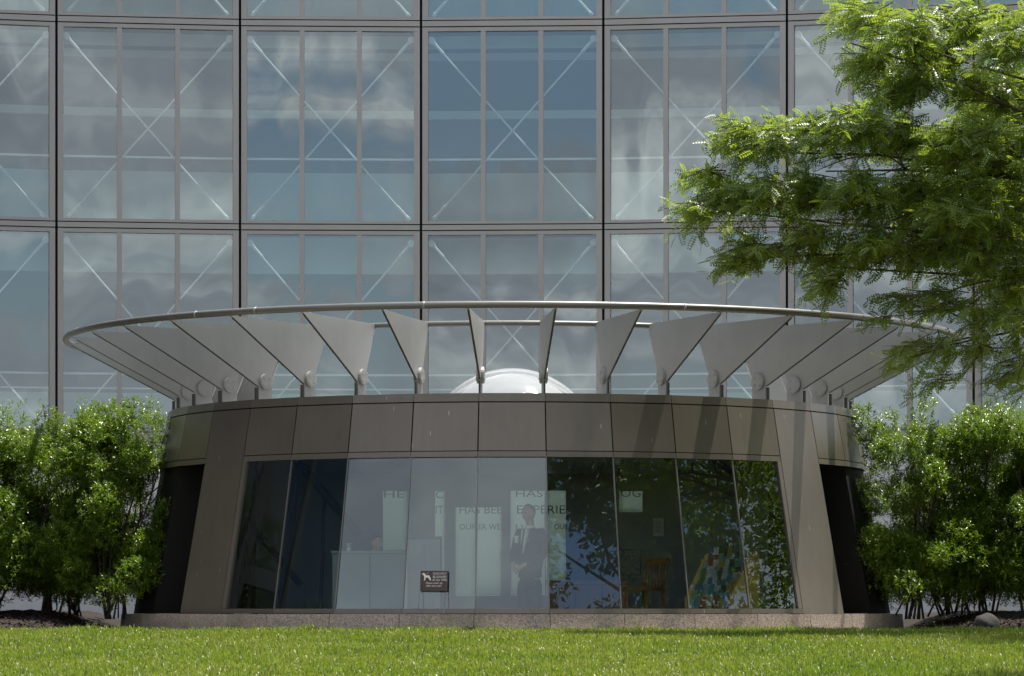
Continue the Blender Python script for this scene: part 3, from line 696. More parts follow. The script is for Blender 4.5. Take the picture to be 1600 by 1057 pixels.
def shrub(label, px, depth, width, top, lobes, nwhorl, seed, group):
    r = np.random.default_rng(seed)
    base = Vector(((px - 800) / F * depth, depth, float(mulch_z(depth))))
    t = thing('broadleaf_shrub', label, 'shrub', group, loc=base)
    H = top - base.z
    # foliage lobes
    cs = []
    for i in range(lobes):
        a = r.uniform(0, 6.283); q = math.sqrt(r.random()) * width * 0.46
        zc = H * r.uniform(0.20, 0.86)
        k = 1.0 - 0.55 * max(0, (zc / H - 0.62)) / 0.38 * (q / (width * 0.42))
        cs.append((q * math.cos(a) * k, q * math.sin(a) * 0.9 * k, zc, r.uniform(0.20, 0.36) * width / 2.0, r.uniform(0.20, 0.34)))
    for i in range(int(lobes * 0.9)):      # low skirts of foliage
        a = r.uniform(0, 6.283); q = width * r.uniform(0.25, 0.5)
        cs.append((q * math.cos(a), q * math.sin(a), H * r.uniform(0.06, 0.40), r.uniform(0.20, 0.36), r.uniform(0.16, 0.28)))
    for i in range(int(lobes * 0.6)):      # upright shoots at the top
        a = r.uniform(0, 6.283); q = math.sqrt(r.random()) * width * 0.46
        cs.append((q * math.cos(a), q * math.sin(a) * 0.8, H * r.uniform(0.82, 0.98), r.uniform(0.07, 0.17), r.uniform(0.16, 0.32)))
    cs = np.array(cs)
    w = cs[:, 3] ** 2 * cs[:, 4] ** 0.5; idx = r.choice(len(cs), nwhorl, p=w / w.sum())
    v = r.normal(size=(nwhorl, 3)); v /= np.linalg.norm(v, axis=1, keepdims=True)
    rad = 1.03 - 0.50 * r.random((nwhorl, 1)) ** 1.8 + r.normal(0, 0.05, (nwhorl, 1))
    c = cs[idx]; P = c[:, :3] + v * rad * np.stack([c[:, 3], c[:, 3], c[:, 4]], 1)
    low = P[:, 2] / H
    keep = (low < 1.03) & (r.random(nwhorl) < np.clip((low - 0.02) / 0.22, 0.0, 1))
    P, v = P[keep], v[keep]; n = len(P)
    axis = v * 0.55 + np.array([[0, 0, 0.8]]) + r.normal(0, 0.25, (n, 3))
    m = 6
    ax, s, nn = basis(axis)
    ang = (np.arange(m) * 2.4)[None, :] + r.uniform(0, 6.28, (n, 1))
    el = r.uniform(0.15, 1.15, (n, m))
    D = (s[:, None] * np.cos(ang)[..., None] + nn[:, None] * np.sin(ang)[..., None]) * np.cos(el)[..., None] + ax[:, None] * np.sin(el)[..., None]
    base_p = P[:, None] + ax[:, None] * (np.linspace(-0.035, 0.03, m)[None, :, None])
    L = r.uniform(0.038, 0.068, (n, m)); Wd = L * r.uniform(0.15, 0.21, (n, m))
    V, Fc = leaf_quads(base_p.reshape(-1, 3), D.reshape(-1, 3), L.ravel(), Wd.ravel(), r.uniform(-0.5, 0.5, n * m))
    obj('foliage', np_mesh('foliage', V, Fc), M['leaf_shrub'], t)
    # stems: leaning stems with two forks each, every stem a part
    for i in range(9):
        a = r.uniform(0, 6.283); b0 = Vector((r.normal(0, 0.12), r.normal(0, 0.12), -0.05))
        out = width * 0.40 * math.sqrt(r.random()); tipp = Vector((out * math.cos(a), out * math.sin(a) * 0.8, H * r.uniform(0.6, 0.8)))
        mid = b0.lerp(tipp, 0.45) + Vector((r.normal(0, 0.06), r.normal(0, 0.06), -0.05))
        mb = MB(); r0 = r.uniform(0.014, 0.024)
        pts = [b0, b0.lerp(mid, 0.5) + Vector((r.normal(0, 0.02), r.normal(0, 0.02), 0)), mid, mid.lerp(tipp, 0.5) + Vector((r.normal(0, 0.04), r.normal(0, 0.04), 0)), tipp]
        mb.tube(pts, [r0, r0 * 0.85, r0 * 0.7, r0 * 0.5, r0 * 0.25], 6)
        for q in range(4):
            k = r.integers(1, 4); s0 = pts[k].lerp(pts[k + 1], r.random())
            e = s0 + Vector((r.normal(0, 0.22), r.normal(0, 0.22), r.uniform(0.2, 0.55)))
            mb.tube([s0, s0.lerp(e, 0.5) + Vector((r.normal(0, 0.03), r.normal(0, 0.03), 0)), e], [r0 * 0.45, r0 * 0.35, r0 * 0.15], 5)
        mb.build('stem', M['stem'], t, True)
    return t
GS = 'glossy shrubs beside the pavilion'
shrub('dense glossy green shrub cut by the left edge of the photo', -20, 46.0, 2.6, 2.52, 34, 13500, 11, GS)
shrub('glossy green shrub with a tall shoot, second from the left edge', 85, 46.2, 2.3, 2.70, 30, 13500, 12, GS)
shrub('glossy green shrub touching the left side of the pavilion', 176, 45.5, 1.8, 2.72, 28, 13000, 13, GS)
shrub('low green shrub in the gap behind the two tallest shrubs left of the pavilion', 120, 48.3, 2.2, 2.3, 11, 3200, 14, GS)
shrub('glossy green shrub touching the right side of the pavilion', 1432, 45.5, 1.9, 2.62, 28, 13000, 21, GS)
shrub('broad glossy shrub with sunlit crown, second right of the pavilion', 1530, 46.1, 2.3, 2.74, 32, 13500, 22, GS)
shrub('dense glossy green shrub cut by the right edge of the photo', 1632, 46.0, 2.4, 2.66, 32, 13500, 23, GS)
shrub('dim green shrub deep behind the shrubs right of the pavilion', 1480, 48.3, 2.2, 2.3, 11, 3200, 24, GS)

# ------------------------------------------------------------------ honey locust trees
def frond_template(pairs=8):
    V, Fc = [], []
    for i in range(pairs):
        s = 0.16 + 0.84 * i / (pairs - 1)
        ll = 0.29 * (1 - 0.35 * abs(2 * s - 1.0) ** 1.5)
        for sg in (-1, 1):
            b = np.array([s, 0, -0.22 * s * s]); d = np.array([0.30, sg * 0.95, -0.18]); d /= np.linalg.norm(d)
            w = np.array([0.95, -sg * 0.30, 0.0]) * 0.074
            k = len(V); V += [b, b + d * ll * 0.5 + w, b + d * ll, b + d * ll * 0.5 - w]; Fc.append([k, k + 1, k + 2, k + 3])
    return np.array(V), np.array(Fc)
FR_V, FR_F = frond_template(6)
def fronds(P, D, U, S):
    d = D / np.linalg.norm(D, axis=1, keepdims=True)
    s = np.cross(U, d); s /= np.linalg.norm(s, axis=1, keepdims=True) + 1e-9
    u = np.cross(d, s)
    V = (P[:, None] + (d[:, None] * FR_V[None, :, 0:1] + s[:, None] * FR_V[None, :, 1:2] + u[:, None] * FR_V[None, :, 2:3]) * S[:, None, None]).reshape(-1, 3)
    Fc = (FR_F[None] + (np.arange(len(P)) * len(FR_V))[:, None, None]).reshape(-1, 4)
    return V, Fc
def sprays(lobes, root, density, r, twig_mb, flen=(0.15, 0.24), tl=(0.45, 0.95)):
    """lobes: (centre, radii); twigs run outward from the root side with fronds along them"""
    Ps, Ds, Us, Ss = [], [], [], []
    for c, rad in lobes:
        c = np.array(c); rad = np.array(rad)
        vol = rad[0] * rad[1] * rad[2]
        nt = max(4, int(density * (vol ** (2 / 3.0)) * 26 * (0.95 if c[2] > 4.2 else 0.6 if c[2] > 3.7 else 0.36)))
        out = c - root; out[2] *= 0.3; out /= np.linalg.norm(out)
        for _ in range(nt):
            v = r.normal(size=3); v /= np.linalg.norm(v); v *= r.random() ** 0.45
            p0 = c + v * rad * 0.78
            dirn = out * 0.55 + v * 0.8 + r.normal(0, 0.28, 3); dirn[2] = dirn[2] * 0.45 - 0.02; dirn /= np.linalg.norm(dirn)
            L = r.uniform(*tl); n = int(L / 0.045); p0 = p0 - dirn * L * 0.55
            tt = np.linspace(0.08, 1, n); droop = -0.16 * L * tt ** 2 * r.uniform(0.4, 1.8)
            P = p0[None] + dirn[None] * (L * tt)[:, None]; P[:, 2] += droop
            side = np.cross(dirn, [0, 0, 1.0]); side /= np.linalg.norm(side) + 1e-9
            sg = np.where(np.arange(n) % 2 == 0, 1, -1)[:, None]
            D = dirn[None] * 0.5 + side[None] * sg * 0.6 + r.normal(0, 0.42, (n, 3)); D[:, 2] -= 0.22
            U = np.tile([0, -0.25, 0.8], (n, 1)) + r.normal(0, 0.6, (n, 3))
            Ps.append(P); Ds.append(D); Us.append(U); Ss.append(r.uniform(*flen, n))
            if twig_mb is not None: twig_mb.tube([p0, p0 + dirn * L * 0.5 + np.array([0, 0, -0.04 * L]), P[-1]], [0.008, 0.006, 0.003], 3, cap=False)
    return np.concatenate(Ps), np.concatenate(Ds), np.concatenate(Us), np.concatenate(Ss)
def limb(mb, a, b, r0, r1, r, n=6, sag=0.25):
    a, b = Vector(a), Vector(b); L = (b - a).length; pts = []
    for i in range(n + 1):
        t = i / n; p = a.lerp(b, t) + Vector((r.normal(0, 0.02 * L), r.normal(0, 0.02 * L), math.sin(t * math.pi) * sag * L * 0.4)) * (1 if 0 < i < n else 0); pts.append(p)
    mb.tube(pts, [r0 + (r1 - r0) * i / n for i in range(n + 1)], 8); return pts

def leaf_cloud(lobes, n, size, r):
    c = np.array([l[0] for l in lobes]); rad = np.array([l[1] for l in lobes])
    i = r.integers(0, len(c), n); v = r.normal(size=(n, 3)); v /= np.linalg.norm(v, axis=1, keepdims=True)
    P = c[i] + v * rad[i] * r.random((n, 1)) ** 0.4
    D = r.normal(size=(n, 3)) + v * 0.5; D[:, 2] -= 0.3
    L = r.uniform(size * 0.7, size * 1.3, n)
    return leaf_quads(P, D, L, L * 0.24, r.uniform(-3, 3, n))
def front_tree():
    r = np.random.default_rng(31)
    base = Vector((10.2, 41.0, float(lawn_z(41.0))))
    t = thing('honey_locust_tree', 'leafy bright green tree reaching in from the right edge', 'tree', loc=base)
    root = np.array([10.2, 41.0, 4.0])
    k = 135.0
    spec = [  # px, py, rx, ry (photo pixels), depth offset
        (1345, 22, 55, 28, 0.2), (1420, 48, 70, 40, -0.3), (1500, 30, 75, 45, 0.3), (1575, 60, 60, 55, -0.5), (1470, 85, 60, 40, 0.4), (1390, 145, 50, 30, 0.2), (1585, 160, 50, 45, 0.6), (1360, 95, 45, 30, 0.3), (1440, 120, 55, 35, 0.0), (1540, 130, 60, 40, 0.4),
        (1150, 205, 34, 26, 0.0), (1200, 215, 55, 38, -0.2), (1275, 205, 60, 42, 0.2), (1345, 195, 60, 45, -0.4), (1420, 215, 65, 50, 0.3), (1500, 220, 70, 60, -0.5), (1580, 230, 60, 70, 0.0),
        (1105, 270, 26, 16, 0.0), (1088, 325, 30, 20, -0.1), (1130, 310, 45, 32, 0.1), (1190, 300, 55, 40, -0.2), (1260, 300, 60, 45, 0.3), (1335, 300, 70, 50, -0.3), (1420, 310, 75, 55, 0.2), (1510, 320, 80, 60, -0.4), (1585, 340, 50, 60, 0.2),
        (1175, 385, 42, 22, 0.0), (1152, 408, 24, 16, 0.0), (1260, 370, 50, 28, -0.1), (1300, 400, 55, 32, 0.2), (1290, 440, 30, 24, 0.1), (1370, 380, 60, 38, -0.3), (1450, 390, 60, 45, 0.3), (1530, 400, 65, 55, -0.2), (1590, 430, 40, 60, 0.1),
        (1412, 462, 40, 18, -0.1), (1375, 496, 22, 9, 0.1), (1460, 470, 55, 40, 0.2), (1530, 490, 60, 50, -0.2), (1590, 510, 40, 50, 0.0),
        (1405, 548, 34, 10, 0.0), (1450, 540, 50, 26, 0.2), (1515, 550, 50, 30, -0.2), (1580, 565, 35, 40, 0.1), (1462, 590, 30, 14, 0.1), (1592, 605, 14, 22, 0.0),
        (1500, 250, 80, 70, 1.5), (1565, 150, 60, 70, 1.7), (1545, 360, 70, 70, 1.6), (1470, 340, 60, 50, 1.4), (1595, 450, 50, 70, 1.6), (1590, 300, 60, 80, 2.2)]  # lobes hidden behind the others, added to deepen the shade on the lawn
    lobes = []
    for px, py, rx, ry, dz in spec:
        c = at(px, py, 40.2 + dz * 1.4); lobes.append(((c.x, c.y, c.z), (rx / k, 0.85, ry / k)))
    wood = MB()
    P1, D1, U1, S1 = sprays(lobes, root, 9.5, r, wood, flen=(0.12, 0.19), tl=(0.28, 0.60))
    # the rest of the crown, outside the frame
    far = []
    for _ in range(330):
        v = r.normal(size=3); v /= np.linalg.norm(v); q = r.random() ** 0.4
        c = np.array([11.6, 38.6, 6.2]) + v * q * np.array([5.8, 7.6, 6.0])
        if c[2] < 0.9: continue
        vis_half = c[1] * 800 / F + 0.7
        if c[0] < vis_half and c[2] < c[1] * HY / F + 0.6: continue
        far.append((c, (0.8, 0.8, 0.5)))
    V, Fc = fronds(P1, D1, U1, S1)
    V2, F2 = leaf_cloud(far, 90000, 0.085, r); core = [(c, (0.7, 0.7, 0.6)) for c, q in far]; V3, F3 = leaf_cloud(core, 60000, 0.15, r); F2 = np.concatenate([F2, F3 + len(V2)]); V2 = np.concatenate([V2, V3])

    bl = np.array(base); obj('crown', np_mesh('crown', V - bl, Fc), M['leaf_tree'], t); obj('upper_crown', np_mesh('upper_crown', V2 - bl, F2), M['leaf_tree'], t)
    tr = MB(); fork = Vector((10.1, 41.0, 3.1))
    tr.tube([base - Vector((0, 0, 0.2)), base + Vector((0.02, 0, 0.5)), base + Vector((-0.05, 0.02, 1.8)), fork], [0.30, 0.24, 0.21, 0.20], 12)
    trunk = MB(); trunk.v = [tuple(np.array(v) - bl) for v in tr.v]; trunk.f = tr.f; trunk.build('trunk', M['bark'], t, True)
    ends = [(1330, 60), (1420, 60), (1180, 230), (1290, 260), (1110, 320), (1180, 395), (1300, 410), (1400, 480), (1420, 545), (1560, 560), (1500, 300)]
    prev = {}
    for i, (px, py) in enumerate(ends):
        e = at(px, py + 8, 40.2 + r.normal(0, 0.3)); start = fork + Vector((0, 0, r.uniform(0, 1.5) if py < 300 else r.uniform(-0.2, 0.6)))
        wb = MB(); pts = limb(wb, start, e, 0.045 if py < 300 else 0.035, 0.008, r, sag=0.18 if py < 300 else 0.10)
        for q in range(7):
            kk = r.integers(2, 6); s0 = pts[kk]; en = s0 + Vector((r.uniform(-1.1, -0.2), r.normal(0, 0.5), r.normal(0.1, 0.4))); limb(wb, s0, en, 0.014, 0.004, r, 4, 0.15)
        b2 = MB(); b2.v = [tuple(np.array(v) - bl) for v in wb.v]; b2.f = wb.f; b2.build('branch', M['bark'], t, True)
    wt = MB(); wt.v = [tuple(np.array(v) - bl) for v in wood.v]; wt.f = wood.f; tw = wt.build('twigs', M['bark'], t); tw['kind'] = 'stuff'
    for q in range(6):
        a = r.uniform(-1.2, 1.6); e = Vector((11.2 + 4.2 * math.cos(a), 39.2 + 4 * math.sin(a * 1.7), r.uniform(6, 11)))
        wb = MB(); limb(wb, fork, e, 0.10, 0.02, r); b2 = MB(); b2.v = [tuple(np.array(v) - bl) for v in wb.v]; b2.f = wb.f; b2.build('branch', M['bark'], t, True)
front_tree()

def far_tree(label, x, y, h, rad, seed, n=110):
    r = np.random.default_rng(seed); z0 = float(lawn_z(y)) if y < 41 else G0
    t = thing('shade_tree', label, 'tree', 'trees seen only as reflections in the panes', loc=(x, y, z0))
    lobes = []
    for _ in range(n):
        v = r.normal(size=3); v /= np.linalg.norm(v); q = r.random() ** 0.38
        lobes.append((np.array([0, 0, h * 0.60]) + v * q * np.array([rad, rad, h * 0.36]), (0.8, 0.8, 0.5)))
    V, Fc = leaf_cloud(lobes, 36000, 0.12, r); V3, F3 = leaf_cloud(lobes, 24000, 0.18, r); Fc = np.concatenate([Fc, F3 + len(V)]); V = np.concatenate([V, V3]); obj('crown', np_mesh('crown', V, Fc), M['leaf_far'], t)
    mb = MB(); mb.tube([(0, 0, -0.2), (0.05, 0, h * 0.2), (0, 0.08, h * 0.45)], [0.20, 0.14, 0.09], 10)
    for q in range(8):
        a = r.uniform(0, 6.28); limb(mb, (0, 0.05, h * r.uniform(0.25, 0.42)), (rad * 0.8 * math.cos(a), rad * 0.8 * math.sin(a), h * r.uniform(0.5, 0.85)), 0.05, 0.015, r)
    mb.build('trunk', M['bark'], t, True)
far_tree('dark tree mirrored in the window pane right of the guard', 10.2, 25.5, 13.5, 4.6, 41, 130)
far_tree('dark tree mirrored in the panes around the tall wooden chair', 11.6, 32.5, 11.0, 4.4, 43, 110)

# ------------------------------------------------------------------ grass
def grass():
    n = 280000
    y = 22.8 + (41.62 - 22.8) * rng.random(n) ** 0.9
    x = rng.uniform(-1, 1, n) * (y * 800 / F * 1.07 + 0.25)
    # clumpy density and height
    cl = np.sin(x * 3.1 + 1.3 * np.sin(y * 2.3)) * np.sin(y * 2.7 + 1.1 * np.sin(x * 1.7)) + 0.6 * np.sin(x * 7.3 + y * 5.1) * np.sin(y * 8.9 - x * 3.3)
    # worn spots with short dry blades, and tufts that escaped the mower
    dry = np.zeros(n); tuft = np.zeros(n)
    for _ in range(70):
        cy = rng.uniform(23, 41); cx = rng.uniform(-1, 1) * cy * 0.158; q = rng.uniform(0.06, 0.24)
        dry = np.maximum(dry, np.exp(-(((x - cx) / (q * 1.6)) ** 2 + ((y - cy) / q) ** 2)))
    for _ in range(260):
        cy = rng.uniform(23, 41.4); cx = rng.uniform(-1, 1) * cy * 0.158; q = rng.uniform(0.04, 0.12)
        tuft = np.maximum(tuft, np.exp(-(((x - cx) / q) ** 2 + ((y - cy) / q) ** 2)))
    kp = rng.random(n) > 0.75 * dry ** 2; x, y, cl, dry, tuft = x[kp], y[kp], cl[kp], dry[kp], tuft[kp]; n = len(x)
    P = np.stack([x, y, lawn_z(y) - 0.004], 1)
    a = rng.uniform(0, 6.283, n); lean = rng.uniform(0.15, 0.95, n)
    h = np.clip(rng.normal(0.050, 0.018, n) * (1 + 0.32 * cl) * (1 - 0.55 * dry) * (1 + 0.9 * tuft), 0.012, 0.14)
    w = rng.uniform(0.0030, 0.0062, n)
    fw = np.stack([np.cos(a), np.sin(a), np.zeros(n)], 1); sd = np.stack([-np.sin(a), np.cos(a), np.zeros(n)], 1)
    up = np.array([[0, 0, 1.0]])
    mid = P + up * (h * 0.6)[:, None] + fw * (h * lean * 0.25)[:, None]
    tip = P + up * (h * (1 - 0.35 * lean ** 2))[:, None] + fw * (h * lean * 0.8)[:, None]
    W = w[:, None]
    V = np.stack([P - sd * W, mid + sd * W, tip, mid - sd * W], 1).reshape(-1, 3)
    k = np.arange(n) * 4
    Fc = np.concatenate([np.stack([k, k + 1, k + 3], 1), np.stack([k + 1, k + 2, k + 3], 1)])
    tag(obj('grass', np_mesh('grass', V, Fc), M['blade']), 'short mown grass blades covering the lawn', 'grass', kind='stuff')
grass()

# ------------------------------------------------------------------ furnishings inside the pavilion
FL = -0.43
def on_floor(px, d): return Vector(((px - 800) / F * d, d, FL))
# brochure rack
rk = thing('brochure_rack', 'yellow wooden brochure rack packed with leaflets inside the right panes', 'rack', loc=on_floor(1128, 43.95), rz=R(-40))
rw, rd, rh = 0.66, 0.62, 1.17        # local: x across, y towards the back; front faces -y
sidep = [(-0.31, 0), (0.31, 0), (0.31, rh), (0.14, rh), (-0.31, 0.60)]
for s in (-1, 1):
    xs_ = sorted((s * rw / 2, s * (rw / 2 + 0.03)))
    MB().prism([(xs_[0], y, z) for y, z in sidep], [(xs_[1], y, z) for y, z in sidep]).build('side_panel', M['ply'], rk)
MB().box(-rw / 2, rw / 2, 0.285, 0.31, 0, rh + 0.02).build('back_panel', M['ply'], rk)
tiers = 9
for i in range(tiers):
    f = i / (tiers - 1); y = -0.29 + 0.42 * f; z = 0.46 + 0.66 * f
    MB().box(-rw / 2, rw / 2, y, y + 0.055, z - 0.02, z).build('shelf', M['ply'], rk)
bcols = [(0.75, 0.75, 0.72), (0.55, 0.62, 0.66), (0.05, 0.12, 0.35), (0.05, 0.25, 0.45), (0.6, 0.4, 0.04), (0.4, 0.05, 0.04), (0.06, 0.22, 0.12), (0.03, 0.03, 0.035), (0.25, 0.42, 0.5), (0.5, 0.5, 0.2), (0.8, 0.8, 0.8), (0.12, 0.14, 0.2)]
bmats = [pbr('leaflet %d' % i, c, 0.35, var=0.55, scale=34, col2=tuple(min(1, x * 0.35 + 0.12) for x in c)) for i, c in enumerate(bcols)]
for i in range(tiers):
    f = i / (tiers - 1); y = -0.285 + 0.42 * f; z = 0.465 + 0.66 * f; x = -rw / 2 + 0.012
    while x < rw / 2 - 0.07:
        w_ = random.uniform(0.055, 0.10); h_ = random.uniform(0.09, 0.16) if i < tiers - 1 else random.uniform(0.12, 0.17)
        mb = MB(); tilt = random.uniform(0.02, 0.045); yy = y + random.uniform(0, 0.02)
        mb.hexa([(x, yy, z), (x + w_, yy, z), (x + w_, yy + 0.006, z), (x, yy + 0.006, z), (x, yy + tilt, z + h_), (x + w_, yy + tilt, z + h_), (x + w_, yy + tilt + 0.006, z + h_), (x, yy + tilt + 0.006, z + h_)])
        mb.build('leaflet', random.choice(bmats), rk); x += w_ + random.uniform(0.002, 0.012)
# bar chair
ch = thing('wooden_bar_chair', 'tall wooden chair with slatted back behind the right panes', 'chair', loc=on_floor(1008, 44.4), rz=R(-42)); ch.scale = (0.93, 0.93, 0.95)
SH = 0.76
for sx in (-1, 1):
    MB().tube([(sx * 0.21, -0.20, 0), (sx * 0.17, -0.17, SH - 0.03)], [0.019, 0.022], 8).build('leg', M['wood'], ch, True)
    MB().tube([(sx * 0.21, 0.21, 0), (sx * 0.18, 0.17, SH - 0.03)], [0.019, 0.022], 8).build('leg', M['wood'], ch, True)
    MB().tube([(sx * 0.18, 0.17, SH), (sx * 0.19, 0.21, SH + 0.18), (sx * 0.20, 0.26, SH + 0.36)], [0.02, 0.018, 0.017], 8).build('back_post', M['wood'], ch, True)
    MB().tube([(sx * 0.195, -0.185, 0.25), (sx * 0.195, 0.19, 0.25)], 0.012, 6).build('stretcher', M['wood'], ch, True)
MB().tube([(-0.20, -0.19, 0.30), (0.20, -0.19, 0.30)], 0.013, 6).build('stretcher', M['wood'], ch, True)
MB().tube([(-0.20, 0.195, 0.30), (0.20, 0.195, 0.30)], 0.013, 6).build('stretcher', M['wood'], ch, True)
st_ = [(-0.21, -0.21), (0.21, -0.21), (0.22, 0.0), (0.20, 0.20), (-0.20, 0.20), (-0.22, 0.0)]
MB().prism([(x, y, SH - 0.03) for x, y in st_], [(x * 0.97, y * 0.97, SH + 0.015) for x, y in st_]).build('seat', M['wood'], ch)
for k in range(6):
    x = -0.14 + 0.056 * k; MB().tube([(x, 0.175, SH + 0.01), (x, 0.215, SH + 0.17), (x, 0.255, SH + 0.33)], 0.011, 6).build('slat', M['wood'], ch, True)
MB().hexa([(-0.22, 0.24, SH + 0.32), (0.22, 0.24, SH + 0.32), (0.22, 0.27, SH + 0.32), (-0.22, 0.27, SH + 0.32), (-0.21, 0.265, SH + 0.41), (0.21, 0.265, SH + 0.41), (0.21, 0.295, SH + 0.41), (-0.21, 0.295, SH + 0.41)]).build('top_rail', M['wood'], ch)
# wooden counter with monitor
ct = thing('wooden_counter', 'brown wooden counter behind the glass left of the tall chair', 'counter', loc=on_floor(920, 45.2))
MB().box(-0.55, 0.55, -0.02, 0.5, 0.78, 0.83).build('counter_top', M['wood'], ct)
for k in range(3): MB().box(-0.53 + k * 0.355, -0.53 + k * 0.355 + 0.345, 0.0, 0.45, 0.0, 0.775).build('front_panel', M['wood'], ct)
mo = thing('computer_monitor', 'black monitor standing on the wooden counter by the tall chair', 'monitor', loc=on_floor(984, 45.0) + Vector((0, 0, 0.832)))
MB().box(-0.15, 0.15, -0.02, 0.02, 0.06, 0.40).build('housing', M['black'], mo)
MB().box(-0.135, 0.135, -0.023, -0.021, 0.075, 0.385).build('screen', M['screen'], mo)
MB().box(-0.02, 0.02, 0.0, 0.03, 0.0, 0.08).build('stand', M['black'], mo); MB().box(-0.09, 0.09, -0.06, 0.08, 0.0, 0.012).build('foot', M['black'], mo)
# reception desk, seated person, cabinet
dk = thing('reception_desk', 'pale reception desk behind the third and fourth panes from the left', 'desk', loc=on_floor(578, 44.2))
MB().box(-0.50, 0.50, -0.02, 0.50, 1.165, 1.20).build('desk_top', M['desk'], dk)
for k in range(2): MB().box(-0.48 + k * 0.485, -0.005 + k * 0.485, 0.0, 0.04, 0.0, 1.16).build('front_panel', M['desk'], dk)
MB().box(-0.48, -0.45, 0.045, 0.48, 0, 1.16).build('side_panel', M['desk'], dk); MB().box(0.45, 0.48, 0.045, 0.48, 0, 1.16).build('side_panel', M['desk'], dk)
cp_ = thing('paper_cup', 'small pale cup on the reception desk', 'cup', loc=on_floor(545, 44.4) + Vector((0, 0, 1.201)))
MB().lathe([(0.001, 0), (0.028, 0), (0.036, 0.09), (0.038, 0.09), (0.038, 0.096), (0.034, 0.096), (0.03, 0.01)], 16).build('cup_body', M['paper'], cp_, True)
cb = thing('grey_cabinet', 'tall grey cabinet right of the reception desk', 'cabinet', loc=on_floor(663, 45.0))
MB().box(-0.22, 0.22, 0, 0.4, 0.0, 1.40).build('carcass', M['interior'], cb)
for k in range(2): MB().box(-0.205 + k * 0.207, -0.002 + k * 0.207, -0.022, -0.002, 0.05, 1.36).build('cabinet_door', M['desk'], cb)
# notice, ceiling cameras
nt = thing('paper_notice', 'white paper notice on the dark wall above the tall chair', 'notice', loc=at(1029, 838, 49.50))
MB().box(-0.075, 0.075, -0.004, 0.0, 0, 0.26).build('sheet', M['paper'], nt)
for k in range(6): MB().box(-0.055, 0.03 + 0.02 * (k % 2), -0.006, -0.0045, 0.20 - k * 0.028, 0.207 - k * 0.028).build('print_line', M['interior'], nt)
for px, lab in ((555, 'small black dome camera on the ceiling near the left panes'), (1043, 'small black dome camera on the ceiling near the right panes')):
    c = at(px, 716, 43.4); cc = thing('dome_camera', lab, 'camera', loc=(c.x, c.y, 1.96))
    MB().lathe([(0.06, 0), (0.06, -0.03), (0.05, -0.032)], 18).build('mount', M['steel'], cc)
    MB().lathe([(0.05, -0.031), (0.045, -0.06), (0.03, -0.08), (0.002, -0.088)], 18).build('dome_lens', M['black'], cc, True)

# ------------------------------------------------------------------ people
def skin_mesh(joints, edges, sub=2):
    me = bpy.data.meshes.new('skin'); names = list(joints); ix = {k: i for i, k in enumerate(names)}
    me.from_pydata([joints[k][0] for k in names], [(ix[a], ix[b]) for a, b in edges], []); me.update()
    o = bpy.data.objects.new('skin', me); COL.objects.link(o)
    o.modifiers.new('Skin', 'SKIN').use_smooth_shade = True
    sd = me.skin_vertices[0].data
    for k in names:
        rr = joints[k][1]; sd[ix[k]].radius = rr if isinstance(rr, tuple) else (rr, rr)
    sd[0].use_root = True
    sb = o.modifiers.new('Sub', 'SUBSURF'); sb.levels = sub; sb.render_levels = sub
    dg = bpy.context.evaluated_depsgraph_get(); out = bpy.data.meshes.new_from_object(o.evaluated_get(dg))
    bpy.data.objects.remove(o); return out
def head_mesh(c, h, yaw):
    """shaped head: cranium, jaw, brow, nose, lips, ears"""
    bm = bmesh.new(); bmesh.ops.create_icosphere(bm, subdivisions=4, radius=1.0)
    for v in bm.verts:
        x, y, z = v.co
        w = 0.66 * (1.0 if z > -0.1 else 1.0 - 0.34 * min(1, (-0.1 - z) / 0.9))
        d = 0.82 if y > 0 else 0.80 - 0.16 * max(0, -z) * 0.5
        X, Y, Z = x * w, y * d, z
        if y < -0.3:
            g = math.exp(-(x / 0.17) ** 2)
            Y -= 0.17 * g * math.exp(-((z + 0.16) / 0.17) ** 2)                       # nose
            Y += 0.06 * math.exp(-((abs(x) - 0.33) / 0.15) ** 2) * math.exp(-((z - 0.03) / 0.10) ** 2)   # eye sockets
            Y -= 0.035 * math.exp(-(x / 0.3) ** 2) * math.exp(-((z + 0.48) / 0.06) ** 2)  # lips
            Y -= 0.05 * math.exp(-(x / 0.25) ** 2) * math.exp(-((z + 0.85) / 0.14) ** 2)  # chin
            Y -= 0.03 * math.exp(-((z - 0.18) / 0.08) ** 2)                            # brow
        if abs(x) > 0.86 and -0.35 < z < 0.15 and -0.2 < y < 0.4: X *= 1.16            # ears
        v.co = (X * h / 2, Y * h / 2, Z * h / 2)
    bmesh.ops.rotate(bm, verts=bm.verts, cent=(0, 0, 0), matrix=Matrix.Rotation(yaw, 3, 'Z')); bmesh.ops.translate(bm, verts=bm.verts, vec=c)
    me = bpy.data.meshes.new('head'); bm.to_mesh(me); bm.free(); return me
def join_meshes(name, ms):
    bm = bmesh.new()
    for m in ms: bm.from_mesh(m)
    me = bpy.data.meshes.new(name); bm.to_mesh(me); bm.free()
    for p in me.polygons: p.use_smooth = True
    return me
